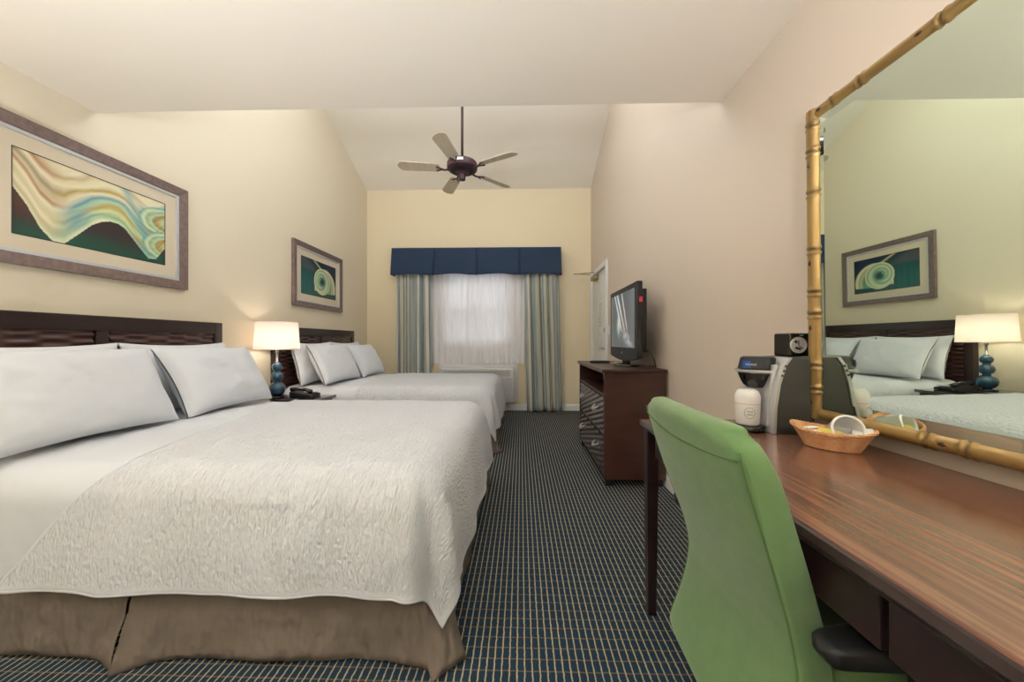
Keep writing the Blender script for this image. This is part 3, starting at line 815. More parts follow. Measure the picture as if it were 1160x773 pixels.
def folds(x0t, x1t, x0b, x1b, z0, z1, nf, amp, seed, y=yc, nu=160, nv=30, colfn=None, pinch=None, irr=.6):
    g = MB(); cols = []
    def f(u, v):
        d = 1 - v
        uu = u + irr * .35 / nf * nz(u * nf * .6 + seed, v * .6)
        a = x0t + (x1t - x0t) * uu; b = x0b + (x1b - x0b) * uu
        x = b + (a - b) * v
        ph = nf * 2 * PI * (u + .03 * nz(u * 3 + seed, v * 1.2)) + seed
        o = amp * (.75 + .35 * nz(u * 4 + seed * 2, v)) * math.sin(ph) + .012 * nz(u * 11 + seed, v * 2)
        if pinch: o *= .55 + .45 * min(1, d * 3)
        if colfn: cols.append(colfn(u))
        zz = z0 + .004 * math.sin(ph * 1.0)
        return (x + .3 * amp * math.cos(ph), y + o, zz + (z1 - zz) * v)
    g.grid(f, nu, nv)
    return g, cols
SEQ = [(rgb(168, 174, 170), 5), (rgb(212, 206, 188), 3), (rgb(126, 142, 154), 2), (rgb(182, 184, 166), 4), (rgb(104, 104, 108), 1), (rgb(218, 214, 200), 2), (rgb(154, 168, 176), 4), (rgb(178, 182, 156), 3), (rgb(204, 188, 166), 2), (rgb(134, 148, 158), 2)]
TOT = sum(n for _, n in SEQ)
def stripes(rep):
    def c(u):
        t = (u * rep % 1) * TOT
        for col, n_ in SEQ:
            if t < n_: return col
            t -= n_
        return SEQ[-1][0]
    return c
g, cols = folds(-1.90, -1.40, -1.89, -1.39, .03, 2.44, 4, .045, 1.0, colfn=stripes(2.4), nu=420)
g.build('curtain', M['curtain'], smooth=True, cols=cols, label='striped grey-green curtain at the window side beyond the far bed', cat='curtain', group='striped curtains', at=(-1.65, yc, .03), solid=.002)
g, cols = folds(.055, .565, .108, .645, .015, 2.44, 4, .045, 2.6, colfn=stripes(2.4), nu=420)
g.build('curtain', M['curtain'], smooth=True, cols=cols, label='full-length striped grey-green curtain beside the entrance door reaching the carpet', cat='curtain', group='striped curtains', at=(.35, yc, .015), solid=.002)
g, _ = folds(-1.94, -.80, -1.94, -.82, .725, 2.44, 13, .012, 4.0, y=YF - .026, nu=260)
g.build('sheer_curtain', M['sheer'], smooth=True, label='white sheer curtain panel hanging beside the far bed curtain', cat='curtain', group='sheer curtains', at=(-1.4, YF - .048, .725))
g, _ = folds(-.84, .06, -.86, .05, .73, 2.44, 11, .012, 5.0, y=YF - .060, nu=240)
for i, v in enumerate(g.v): g.v[i] = (v[0], v[1] - .0, v[2])
g.build('sheer_curtain', M['sheer'], smooth=True, label='white sheer curtain panel hanging over the air conditioner beside the long curtain', cat='curtain', group='sheer curtains', at=(-.4, YF - .048, .73))
MB().tube([(-1.93, YF - .128, 2.452), (.585, YF - .128, 2.452)], .009, 10).build('curtain_rod', M['white_paint'], label='white rod behind the navy valance carrying the curtains', cat='curtain rod')

# air conditioner under the window
r = empty('air_conditioner', (-.66, YF, .15), 'off-white wall air conditioner below the window at the far bed', 'air conditioner')
ax0, ax1, az0, az1 = -1.215, -.10, .155, .665; af = YF - .20
m = MB(); m.box(ax0, ax1, af, YF, az0, az1); m.build('case', M['acwhite'], r, bevel=.012, seg=3)
m = MB()
for i in range(16): m.box(ax0 + .05, ax1 - .06, af - .004 , af, az1 - .03 - i * .006, az1 - .0265 - i * .006)
m.build('air_grille', M['acgrey'], r)
MB().box(ax0 + .02, ax1 - .02, af - .008, af, az0 + .03, az1 - .14).build('front_cover', M['acgrey'], r, bevel=.004)
m = MB(); t = .055
m.box(ax0 - t, ax0, YF - .06, YF, az0 - .01, az1 + .06).box(ax1, ax1 + t, YF - .06, YF, az0 - .01, az1 + .06).box(ax0, ax1, YF - .06, YF, az1 + .001, az1 + .06)
m.build('sleeve_trim', M['acwhite'], r, bevel=.004)
m = MB(); m.tube([(-.17, YF - .12, az0 + .01), (-.16, YF - .14, .11), (-.19, YF - .16, .05), (-.26, YF - .17, .02), (-.34, YF - .16, .012), (-.45, YF - .10, .012)], .009, 10); m.build('power_cord', M['white_paint'], r, smooth=True)

# ------------------------------------------------------------------ ceiling fan (at rest)
FX, FY_, FZ = -.625, 3.75, 2.94
r = empty('ceiling_fan', (FX, FY_, FZ), 'bronze ceiling fan with pale blades hanging on a long rod from the vault', 'ceiling fan')
m = MB(); m.tube([(FX, FY_, FZ + .05), (FX, FY_, vault_z(FY_) - .03)], .014, 14); m.build('downrod', M['fanbody'], r, smooth=True)
m = MB(); m.lathe((FX, FY_, vault_z(FY_) - .10), [(.02, 0), (.05, .02), (.075, .075), (.075, .14)], 28); m.build('canopy', M['fanbody'], r, smooth=True)
m = MB(); m.lathe((FX, FY_, FZ - .05), [(.055, -.012), (.09, -.004), (.135, .004), (.157, .018), (.161, .03), (.161, .075), (.157, .086), (.12, .102), (.05, .108), (.03, .125)], 40); mo = m.build('motor', M['fanbody'], r, bevel=.003)
m = MB()
for k in range(36):
    a = 2 * PI * k / 36; m.tube([(FX + .075 * math.cos(a), FY_ + .075 * math.sin(a), FZ - .0585), (FX + .125 * math.cos(a), FY_ + .125 * math.sin(a), FZ - .048)], .0022, 5)
m.build('vent_slots', M['dark'], mo)
m = MB(); m.lathe((FX, FY_, FZ - .145), [(.03, 0), (.036, .004), (.036, .06), (.045, .066), (.045, .09)], 24); m.build('switch_housing', M['fanbody'], r, bevel=.002)
m = MB(); m.grid(lambda u, v: (FX + .1625 * math.sin(-.28 + .56 * u - .05), FY_ - .1625 * math.cos(-.28 + .56 * u - .05), FZ - .006 + .028 * v), 8, 1); m.build('rating_label', M['paper'], mo, solid=.001)
m = MB(); m.lathe((FX, FY_, FZ + .075), [(.03, 0), (.05, .008), (.045, .02), (.016, .03)], 24); m.build('yoke_cover', M['fanbody'], r, smooth=True)
for k in range(5):
    a = math.radians(188 + 72 * k); ca, sa = math.cos(a), math.sin(a)
    def P(rr, w, h, ca=ca, sa=sa): return (FX + rr * ca - w * sa, FY_ + rr * sa + w * ca, FZ - .035 + h)
    m = MB(); m.tube([P(.13, 0, 0), P(.18, 0, -.012), P(.22, .0, -.006)], [.012, .010, .010], 8); m.tube([P(.2, .0, -.006), P(.27, .035, .0)], .008, 8); m.tube([P(.2, 0, -.006), P(.27, -.035, -.008)], .008, 8)
    m.build('blade_iron', M['fanbody'], r, smooth=True)
    g = MB(); tp = .22
    def fb(u, v, P=P):
        rr = .235 + .43 * u; b = 2 * v - 1
        wd = (.055 + .014 * u) * (1 - max(0, (u - .86) / .14) ** 2.4 * .75) * (1 - max(0, (.06 - u) / .06) * .3)
        return P(rr, wd * b, .006 + wd * b * tp)
    g.grid(fb, 24, 6); g.build('blade', M['fanblade'], r, solid=.006)

# ------------------------------------------------------------------ dresser and television
DX0, DX1, DYa, DYb, DH = .615, 1.072, 2.62, 3.72, .872
r = empty('dresser', ((DX0 + DX1) / 2, (DYa + DYb) / 2, 0), 'dark brown dresser with an open shelf and woven-front drawers under the television', 'dresser')
MB().box(DX0 - .02, DX1, DYa - .018, DYb + .018, DH - .026, DH).build('top', M['dresserwood'], r, bevel=.005)
m = MB(); s = .024
m.box(DX0, DX1 - .005, DYa, DYa + s, .055, DH - .026).box(DX0, DX1 - .005, DYb - s, DYb, .055, DH - .026).box(DX1 - .02, DX1 - .005, DYa + s, DYb - s, .055, DH - .026)
m.box(DX0 + .01, DX1 - .02, DYa + s, DYb - s, .66, .68).box(DX0 + .01, DX1 - .02, DYa + s, DYb - s, .06, .085).box(DX0 + .01, DX1 - .02, DYa + s, DYb - s, .365, .38)
m.box(DX0 + .01, DX1 - .02, DYa + s, DYb - s, DH - .042, DH - .026)
m.build('carcass', M['dresserwood'], r, bevel=.003)
for (za, zb_) in ((.385, .655), (.09, .36)):
    g = MB(); ya, yb_ = DYa + s + .006, DYb - s - .006
    def fd(u, v, ya=ya, yb_=yb_, za=za, zb_=zb_):
        y = ya + (yb_ - ya) * u; z = za + (zb_ - za) * v
        q = math.cos(2 * PI * z / .042) * math.cos(2 * PI * y / .16); q = math.copysign(abs(q) ** .7, q)
        return (DX0 + .004 - .005 * q, y, z)
    g.grid(fd, 110, 70)
    dr = g.build('drawer', M['glossweave'], r, smooth=True)
    MB().box(DX0 + .016, DX0 + .03, ya, yb_, za, zb_).build('drawer_back', M['dark'], dr)
    for yy in (DYa + .25, DYb - .25):
        h = MB(); zz = (za + zb_) / 2 + .03
        h.tube([(DX0 - .002, yy - .055, zz + .012), (DX0 - .020, yy - .045, zz), (DX0 - .030, yy - .02, zz - .014), (DX0 - .032, yy, zz - .018), (DX0 - .030, yy + .02, zz - .014), (DX0 - .020, yy + .045, zz), (DX0 - .002, yy + .055, zz + .012)], [.005, .008, .011, .013, .011, .008, .005], 8)
        h.build('handle', M['silver'], dr, smooth=True)
for x in (DX0 + .04, DX1 - .05):
    for y in (DYa + .045, DYb - .045):
        MB().taper((x, y, 0), (.022, .022), (x, y, .055), (.03, .03)).build('foot', M['black'], r, bevel=.003)

# television: screen faces the beds
r = empty('television', (.88, 3.06, DH), 'black flat television on the dresser, screen turned to the beds', 'television')
ty0, ty1, tz0, tz1 = 2.68, 3.46, .925, 1.535; tx = .872
tilt = lambda y: tx + .014 * (ty1 - y) / (ty1 - ty0)
m = MB()
def tvpoly(x_add, inset, zlow):
    pts = [(ty0 + inset, tz1 - inset), (ty0 + inset, tz0 + .03 + inset)]
    for k in range(9):
        t_ = k / 8; pts.append((ty0 + inset + (ty1 - ty0 - 2 * inset) * t_, tz0 + inset + .022 - zlow * math.sin(PI * t_)))
    pts += [(ty1 - inset, tz0 + .03 + inset), (ty1 - inset, tz1 - inset)]
    return pts
P0 = tvpoly(0, 0, .035)
m.prism(P0, .045, 'x', tx)
m.build('casing', M['black'], r, bevel=.006)
m = MB(); m.prism(tvpoly(0, .05, .02), .05, 'x', tx + .045); m.build('back_shell', M['black'], r, bevel=.015)
g = MB(); cols = []
def scr(u, v):
    y = ty0 + .045 + (ty1 - ty0 - .09) * (1 - u); z = tz0 + .10 + (tz1 - tz0 - .145) * v
    # u=0 far (left in view), u=1 near
    b = .5 + .5 * nz(u * 9, v * 1.5); c = lerp(rgb(48, 52, 58), rgb(96, 102, 108), b)
    c = lerp(c, rgb(120, 132, 126), .5 * sm(.45, 0, u) * (.5 + .5 * nz(u * 14, v * 3)))
    for k, (ub, ut, wd) in enumerate(((.50, .18, .022), (.62, .30, .028), (.72, .50, .016))):
        uc = ub + (ut - ub) * (v - .3) / .7
        if v > .25: c = lerp(c, rgb(226, 232, 236), .9 * math.exp(-((u - uc) / wd) ** 2) * sm(.25, .4, v))
    q = math.exp(-((u - (.62 - .35 * (v - .4))) / .12) ** 2 - ((v - .45) / .2) ** 2); c = lerp(c, rgb(136, 92, 70), .8 * q * (.6 + .6 * nz(u * 20, v * 20)))
    q = math.exp(-((u - .70) / .20) ** 2 - ((v - .06 - .5 * (.9 - u)) / .10) ** 2); c = lerp(c, rgb(204, 212, 214), .8 * q * (.6 + .6 * nz(u * 16, v * 10)))
    q = math.exp(-((u - .36) / .07) ** 2 - ((v - .42) / .18) ** 2); c = lerp(c, rgb(206, 220, 214), .8 * q)
    cols.append(c); return (tx - .0015, y, z)
g.grid(scr, 90, 70); g.build('screen', M['screen'], r, cols=cols)
m = MB()
m.lathe((tx - .0005, (ty0 + ty1) / 2, tz0 + .055), [(.008, -.001), (.008, .0)], 16, 'x'); m.build('maker_badge', M['silver'], r)
m = MB()
for k in range(5): m.box(tx + .016, tx + .026, ty0 - .003, ty0, 1.06 + k * .025, 1.072 + k * .025)
m.build('side_buttons', M['charcoal'], r)
MB().box(tx + .018, tx + .044, ty0 - .0012, ty0, 1.375, 1.415).build('red_sticker', M['redsticker'], r)
m = MB(); m.lathe((tx + .03, 3.05, DH), [(.115, 0), (.12, .006), (.11, .016), (.05, .022)], 40, sx=.85, sy=1.75); m.build('stand_base', M['glossblack'], r, smooth=False, bevel=.002)
m = MB(); m.box(tx + .012, tx + .05, 2.99, 3.11, DH + .02, tz0 + .05); m.build('stand_neck', M['glossblack'], r, bevel=.008)
m = MB(); m.tube([(tx + .085, 2.76, 1.02), (tx + .12, 2.74, .99), (tx + .15, 2.73, .93), (tx + .165, 2.74, .885), (1.06, 2.80, .878), (1.0625, 2.95, .876)], .004, 8); m.build('cable', M['black'], r, smooth=True)

MB().box(.70, .85, 3.40, 3.58, DH + .0005, DH + .006).build('notepad', M['paper'], label='white notepad lying on the far end of the dresser', cat='notepad')
m = MB(); m.box(.655, .835, 3.335, 3.385, DH + .0005, DH + .022)
r = m.build('remote_control', M['black'], bevel=.006, label='black remote control lying on the dresser in front of the television', cat='remote control', at=(.745, 3.36, DH))
m = MB()
for i in range(6):
    for j in range(2): m.box(.68 + i * .024, .692 + i * .024, 3.345 + j * .018, 3.356 + j * .018, DH + .022, DH + .0235)
m.build('buttons', M['charcoal'], r)

# ------------------------------------------------------------------ desk
KX0, KX1, KY0, KY1, KZ = .487, 1.075, -.45, 1.475, .76
r = empty('desk', ((KX0 + KX1) / 2, (KY0 + KY1) / 2, 0), 'long dark wood desk with a glossy reddish top along the wall', 'desk')
m = MB(); m.box(KX0 + .012, KX1, KY0, KY1 - .012, KZ - .012, KZ)
m.build('desktop', M['desk'], r, bevel=.004)
m = MB()
m.prism([(KX0 + .006, KZ - .006), (KX0 + .0118, KZ - .003), (KX0 + .0118, KZ - .014), (KX0 + .03, KZ - .014), (KX0 + .03, KZ - .034), (KX0 + .012, KZ - .034), (KX0 + .004, KZ - .026), (KX0, KZ - .018)], KY1 - KY0 - .012, 'y', KY0)
m.box(KX0 + .03, KX1, KY0, KY1 - .012, KZ - .034, KZ - .0125)
m.box(KX0 + .004, KX1, KY1 - .0115, KY1, KZ - .030, KZ - .004)
m.build('edge_moulding', M['darkwood'], r, bevel=.002)
for x, y in ((KX0 + .03, KY1 - .06), (KX1 - .04, KY1 - .06), (KX0 + .03, KY0 + .06), (KX1 - .04, KY0 + .06)):
    MB().taper((x, y, 0), (.016, .016), (x, y, KZ - .034), (.024, .024)).build('leg', M['darkwood'], r, bevel=.003)
m = MB(); m.box(KX0 + .044, KX0 + .058, KY0 + .085, KY1 - .085, .655, KZ - .0345); m.box(KX0 + .055, KX1 - .06, KY1 - .075, KY1 - .06, .655, KZ - .0345); m.box(KX1 - .05, KX1 - .035, KY0 + .085, KY1 - .085, .45, KZ - .0345)
m.build('apron', M['darkwood'], r, bevel=.002)
for (a, b) in ((.515, 1.36), (.02, .505), (-.36, .01)):
    MB().box(KX0 + .024, KX0 + .0435, a, b, .638, KZ - .040).build('drawer', M['darkwood'], r, bevel=.003)

# ------------------------------------------------------------------ desk chair
r = empty('desk_chair', (.68, .84, 0), 'green upholstered swivel chair with black armrests pulled up to the desk', 'chair')
PROF = [(.275, .428), (.34, .452), (.42, .474), (.50, .482), (.58, .466), (.66, .438), (.74, .410), (.82, .385), (.91, .362)]
def px_(z):
    for (a, ca), (b, cb_) in zip(PROF, PROF[1:]):
        if z <= b:
            t = (z - a) / (b - a); return ca + (cb_ - ca) * t
    return PROF[-1][1]
def px(z): return (px_(max(z - .03, .275)) + px_(z) * 2 + px_(min(z + .03, .91))) / 4
CY0, CY1 = .612, 1.045
def ylim(z):
    t = (z - .275) / .635
    w_ = .004 - .020 * math.exp(-((t - .42) / .22) ** 2) + .006 * t
    return CY0 - w_, CY1 + w_
def rounded(t, n=5.0):  # superellipse corner factor for the top edge
    return max(0, 1 - abs(t) ** n) ** (1 / n)
TH = .068
g = MB(); NU, NV = 40, 48
ring_pts = []
# closed cross-section rings in y/x, stacked in z; top and bottom closed by shrinking
def section(k):
    t = k / NV; z = .275 + .635 * t
    ya, yb_ = ylim(z); ym = (ya + yb_) / 2; hw = (yb_ - ya) / 2
    ztop = (.91 - z)
    if ztop < .06: hw *= .80 + .20 * math.sqrt(max(0, 1 - ((.06 - ztop) / .06) ** 2))
    th = TH * (.80 + .2 * sm(0, .1, .91 - z)) 
    return z, ym, hw, th
SEG = 48
for k in range(NV + 1):
    z, ym, hw, th = section(k)
    for j in range(SEG):
        a = 2 * PI * j / SEG; ca, sa = math.cos(a), math.sin(a)
        ex_ = math.copysign(abs(ca) ** .18, ca); ey = math.copysign(abs(sa) ** .26, sa)
        yy = ym + hw * ey
        bow = .016 * (1 - (ey) ** 2)                      # shell is hollow towards the sitter
        g.v.append((px(z) + th / 2 + ex_ * th / 2 - bow, yy, z))
for k in range(NV):
    for j in range(SEG):
        a, b = k * SEG + j, k * SEG + (j + 1) % SEG
        g.f.append((a, b, b + SEG, a + SEG))
# domed top and bottom caps
def cap(k, sg):
    base = k * SEG; z, ym, hw, th = section(k)
    prev = list(range(base, base + SEG))
    for s_, dz in ((.93, .007), (.75, .012), (.4, .015)):
        cx = px(z) + th / 2; n0 = len(g.v)
        for j in range(SEG):
            v = Vector(g.v[base + j]); g.v.append((cx + (v.x - cx) * s_, ym + (v.y - ym) * (1 - (1 - s_) * .16), z + sg * dz))
        cur = list(range(n0, n0 + SEG))
        for j in range(SEG): g.f.append((prev[j], prev[(j + 1) % SEG], cur[(j + 1) % SEG], cur[j]))
        prev = cur
    g.f.append(tuple(prev))
cap(NV, 1); cap(0, -1)
cb = g.build('backrest', M['green'], r, smooth=True)
p = MB()
def bowx(ey): return .016 * (1 - ey * ey)
zs = [.29 + .60 * i / 40 for i in range(41)]
p.tube([(px(z) + .0035, ylim(z)[0] + .006, z) for z in zs], .0022, 6)
p.tube([(px(z) + .0035, ylim(z)[1] - .006, z) for z in zs], .0022, 6)
yy_ = [CY0 + .002 + (CY1 - CY0 - .004) * i / 30 for i in range(31)]
zc = lambda y: .872 - .014 * (1 - ((y - .83) / .21) ** 2)
p.tube([(px(zc(y)) - bowx((y - .8285) / .2165) - .0002, y, zc(y)) for y in yy_], .0020, 6)
p.build('seam', M['greenpipe'], cb, smooth=True)
m = MB(); m.box(.545, .985, CY0 + .015, CY1 - .015, .425, .505)
m.build('seat', M['green'], r, bevel=.03, seg=4)
m = MB(); m.box(.62, .90, .72, .94, .385, .424); m.box(.50, .64, .80, .86, .392, .418); m.tube([(.51, .83, .405), (.500, .83, .43)], .02, 10); m.build('mechanism', M['black'], r, bevel=.005)
for sg, yb_ in ((-1, CY0 - .045), (1, CY1 + .045)):
    m = MB()
    def arm(u, v, yb_=yb_):
        x = .468 + .20 * u; e = max(0, 1 - abs(2 * u - 1) ** 9) ** (1 / 4); a = 2 * PI * v
        w_ = .026 + .010 * sm(0, .6, u)
        return (x, yb_ + w_ * e * math.copysign(abs(math.cos(a)) ** .35, math.cos(a)), .600 + .006 * u + .017 * e * math.copysign(abs(math.sin(a)) ** .45, math.sin(a)) - .006 * (1 - u) ** 3)
    m.grid(arm, 28, 20); ar = m.build('armrest', M['rubber'], r, smooth=True)
    m = MB(); m.tube([(.62, yb_, .588), (.63, yb_, .52), (.65, yb_, .42), (.68, yb_ - sg * .03, .405), (.70, yb_ - sg * .10, .40)], .016, 10); m.build('arm_bracket', M['black'], ar, smooth=True)
m = MB(); m.lathe((.76, .83, .075), [(.03, 0), (.03, .10), (.022, .105), (.022, .31)], 20); m.build('gas_lift', M['black'], r, smooth=True)
for k in range(5):
    a = math.radians(20 + 72 * k); c_, s_ = math.cos(a), math.sin(a)
    m = MB(); m.tube([(.76, .83, .10), (.76 + .13 * c_, .83 + .13 * s_, .09), (.76 + .25 * c_, .83 + .25 * s_, .072)], [.03, .022, .015], 10); lg = m.build('leg', M['black'], r, smooth=True)
    w_ = MB(); w_.lathe((.76 + .25 * c_ - .018, .83 + .25 * s_, .0285), [(.02, 0), (.028, .004), (.028, .032), (.02, .036)], 18, 'x'); w_.build('caster', M['black'], lg, smooth=True)

# ------------------------------------------------------------------ mirror with bamboo frame
MY0, MY1, MZ0, MZ1 = -.18, 1.262, .812, 1.872; GX = 1.020
r = empty('wall_mirror', (XR, (MY0 + MY1) / 2, MZ0), 'large wall mirror in a gilded bamboo frame above the desk', 'mirror')
MB().box(GX + .012, XR - .028, MY0 + .02, MY1 - .02, MZ0 + .02, MZ1 - .02).build('backing', M['black'], r)
fr = .021; bw = .030
a0, a1, b0, b1 = MY0 + 1.9 * fr, MY1 - 1.9 * fr, MZ0 + 1.9 * fr, MZ1 - 1.9 * fr
m = MB()
inn = [(a0 + bw, b0 + bw), (a1 - bw, b0 + bw), (a1 - bw, b1 - bw), (a0 + bw, b1 - bw)]; out = [(a0, b0), (a1, b0), (a1, b1), (a0, b1)]
vs = [(GX, *q) for q in inn] + [(GX + .0022, *q) for q in out] + [(GX + .011, *q) for q in out]
m.add(vs, [(0, 1, 2, 3)] + [(i, (i + 1) % 4, (i + 1) % 4 + 4, i + 4) for i in range(4)] + [(i + 4, (i + 1) % 4 + 4, (i + 1) % 4 + 8, i + 8) for i in range(4)])
m.build('mirror_glass', M['mirror'], r)
def bamboo(p0, p1, nodes, seed, fr=fr):
    m = MB(); P0_, P1_ = Vector(p0), Vector(p1); L = (P1_ - P0_).length; N = int(L / .004); pts = []; rr = []
    cols = []
    for i in range(N + 1):
        s_ = L * i / N; pts.append(P0_ + (P1_ - P0_) * (i / N)); q = fr
        dk = 1
        for nd in nodes:
            d = s_ - nd
            q += .0032 * math.exp(-(abs(d) / .005) ** 2) + .0032 * math.exp(-(abs(d - .018) / .006) ** 2) - .002 * math.exp(-(abs(d - .009) / .004) ** 2)
            dk *= 1 - .45 * math.exp(-(abs(d - .009) / .011) ** 2) * (1 if abs(d - .009) < .004 or abs(d) > .012 else .4)
        rr.append(q)
        for k in range(14):
            n_ = .5 + .5 * nz(s_ * 4 + seed, k * .35 + seed * 3) ; n2_ = .5 + .5 * nz(s_ * 1.5 + seed * 7, k * 1.7)
            c = lerp(rgb(96, 68, 30), rgb(204, 168, 100), min(1, max(0, .2 + .9 * n_))); c = lerp(c, rgb(84, 54, 26), .55 * sm(.35, .8, n2_))
            cols.append(tuple(x * dk for x in c[:3]) + (1,))
    m.tube(pts, rr, 14)
    o = m.build('frame_rail', M['bamboo'], r, smooth=True, cols=cols)
    ax = (P1_ - P0_).normalized(); sd = Vector((-1, 0, 0)); rnd = random.Random(seed)
    for nd in nodes[::2]:
        c = P0_ + ax * (nd - .035) + sd * (fr - .0012)
        pth = [c + ax * (.022 * (i / 8 - .5)) for i in range(9)]
        kn = MB(); kn.tube(pth, [max(.0004, .005 * math.sin(PI * i / 8)) for i in range(9)], 8)
        kn.build('bamboo_knot', M['knot'], o, smooth=True)
XC = GX + .012
bamboo((XC, MY1 - .025, MZ0 + .004), (XC, MY1 - .025, MZ1 - .004), [.09, .17, .345, .42, .565, .76, .90, .99], 1, .025)
bamboo((XC, MY0 + .025, MZ0 + .004), (XC, MY0 + .025, MZ1 - .004), [.11, .22, .40, .52, .68, .80, .95], 2, .025)
bamboo((XC, MY1 - .046, MZ1 - fr), (XC, MY0 + .046, MZ1 - fr), [.05, .14, .34, .46, .60, .75, .92, 1.1, 1.25], 3)
bamboo((XC, MY1 - .046, MZ0 + fr), (XC, MY0 + .046, MZ0 + fr), [.12, .30, .38, .50, .60, .78, .95, 1.15], 4)

r.rotation_euler = (0, math.radians(-.6), math.radians(1.0))

# ------------------------------------------------------------------ coffee maker, clock, cup, basket
bx0, bx1, by0, by1 = .80, .99, 1.235, 1.405
r = empty('coffee_maker', (.9, 1.32, KZ), 'black and silver single-cup coffee maker on the desk beside the mirror', 'coffee maker')
z0 = KZ + .001
# side profile in x (front is towards -x) and z
body = [(.876, z0), (1.008, z0), (1.008, z0 + .262), (.932, z0 + .262), (.912, z0 + .235), (.892, z0 + .17), (.880, z0 + .09)]
MB().prism(body, by1 - by0, 'y', by0).build('housing', M['charcoal'], r, bevel=.004)
edge = [(q[0] - .0005, q[1]) for q in ((.876, z0), (.880, z0 + .09), (.892, z0 + .17), (.912, z0 + .235), (.932, z0 + .262))]
m = MB(); n = len(edge); o_ = [(q[0] - .014, q[1]) for q in edge]
m.prism(edge + o_[::-1], by1 - by0 + .008, 'y', by0 - .004); m.build('silver_edge', M['silver'], r, bevel=.002)
m = MB(); m.prism([(.855, z0 + .022), (.8615, z0 + .022), (.8655, z0 + .09), (.8785, z0 + .172), (.896, z0 + .236), (.878, z0 + .236), (.866, z0 + .17), (.8575, z0 + .09)], by1 - by0 - .03, 'y', by0 + .015); m.build('front_panel', M['silver'], r, bevel=.002)
yc_ = (by0 + by1) / 2
def head(zlo, zhi, r0, r1, cx=.868, ex=.055):
    k = MB(); vs = []; prof = []
    for t_ in range(7):
        t = t_ / 6; prof.append((r0 + (r1 - r0) * t ** .6, zlo + (zhi - zlo) * t))
    k.lathe((cx, yc_, 0), prof, 36, sx=1.0, sy=1.0)
    # straight run back to the housing
    for i, v in enumerate(k.v):
        if v[0] > cx: k.v[i] = (cx + (v[0] - cx) * 1.1, v[1], v[2])
    return k
head(z0 + .150, z0 + .205, .034, .062).build('brew_head', M['glossblack'], r, bevel=.003)
k = head(z0 + .216, z0 + .262, .064, .052); k.build('lid', M['black'], r, bevel=.008)
k = head(z0 + .2055, z0 + .2155, .069, .071); k.build('lid_handle', M['silver'], r, bevel=.002)
m = MB(); m.lathe((.815, yc_ - .02, z0), [(.055, 0), (.06, .004), (.06, .016), (.055, .02)], 32); m.box(.815, .854, yc_ - .065, yc_ + .035, z0, z0 + .018); m.build('drip_tray', M['glossblack'], r, bevel=.002)
bd = MB(); 
def badge(u, v):
    a = PI + .20 + .50 * u; return (.868 + .0640 * math.cos(a), yc_ + .0640 * math.sin(a), z0 + .222 + .026 * v)
bd.grid(badge, 12, 1); bb = bd.build('badge', M['blueink'], r, solid=.001)
text_mesh('KEURIG', .010, 'badge_lettering', M['whiteink'], bb, (.868 + .0662 * math.cos(PI + .72), yc_ + .0662 * math.sin(PI + .72), z0 + .235), Matrix.Rotation(.72, 3, 'Z') @ Matrix(((0, 0, -1), (-1, 0, 0), (0, 1, 0))))
m = MB()
for i in range(3): m.lathe((.894 + i * .006, by0 - .004, z0 + .20 + i * .016), [(.004, -.002), (.004, .001)], 12, 'y')
m.build('buttons', M['charcoal'], r)

r = empty('paper_cup', (.8145, yc_ - .03, z0 + .0205), 'white wrapped paper cup with a green ring stamp under the coffee maker spout', 'cup')
zc0 = z0 + .021
m = MB(); m.lathe((.8145, yc_ - .03, zc0), [(.033, 0), (.036, .004), (.0395, .09), (.040, .096), (.038, .106), (.032, .120), (.024, .126)], 36); m.build('wrapped_cup', M['cup'], r, smooth=True)
m = MB()
def on_cup(a, z, e=.0006):
    R = .036 + .0035 * (z - .004) / .086 + e; return (.8145 + R * math.cos(a), yc_ - .03 + R * math.sin(a), zc0 + z)
a0_ = math.radians(248)
m.tube([on_cup(a0_ + .42 * math.cos(2 * PI * k / 40), .045 + .019 * math.sin(2 * PI * k / 40)) for k in range(41)], .0006, 5)
for zz in (.05, .040):
    m.tube([on_cup(a0_ - .24 + .48 * k / 24, zz + .0022 * math.sin(k * 1.9)) for k in range(25)], .0005, 4)
m.build('ring_stamp', M['greenink'], r)
m = MB(); m.tube([on_cup(2 * PI * k / 60, .076) for k in range(61)], .0006, 4); m.build('wrap_line', M['redink'], r)

r = empty('clock_radio', (1.0, 1.32, z0 + .262), 'small glossy black clock radio with a round silver dial on the coffee maker', 'clock')
cz = z0 + .2635
m = MB(); m.box(.957, 1.058, 1.282, 1.362, cz, cz + .084); m.build('case', M['glossblack'], r, bevel=.006, seg=3)
m = MB(); m.lathe((.986, 1.2815, cz + .041), [(.029, 0), (.029, -.005), (.024, -.006), (.0235, -.003)], 36, 'y'); dl = m.build('dial_ring', M['silver'], r, bevel=.001)
m = MB(); m.lathe((.986, 1.2815, cz + .041), [(.0233, -.001), (.0233, -.0028)], 36, 'y'); m.build('dial_face', M['silver'], dl)
m = MB(); m.box(0.9845, 0.9875, 1.2775, 1.2783, cz + .041, cz + .058); m.prism([(0.9860, cz + .04), (1.0020, cz + .03), (1.0000, cz + .027), (0.9850, cz + .038)], .0008, 'y', 1.2775)
m.prism([(0.9720, cz + .028), (0.9930, cz + .022), (0.9950, cz + .030), (0.9770, cz + .036)], .0006, 'y', 1.278); m.prism([(0.9700, cz + .05), (0.9820, cz + .046), (0.9810, cz + .058), (0.9730, cz + .058)], .0006, 'y', 1.278); m.build('clock_hands', M['black'], dl)
MB().box(0.9920, 1.0050, 1.2812, 1.2822, cz + .074, cz + .078).build('indicator', mat('green_indicator', rgb(60, 150, 130), .4), r)

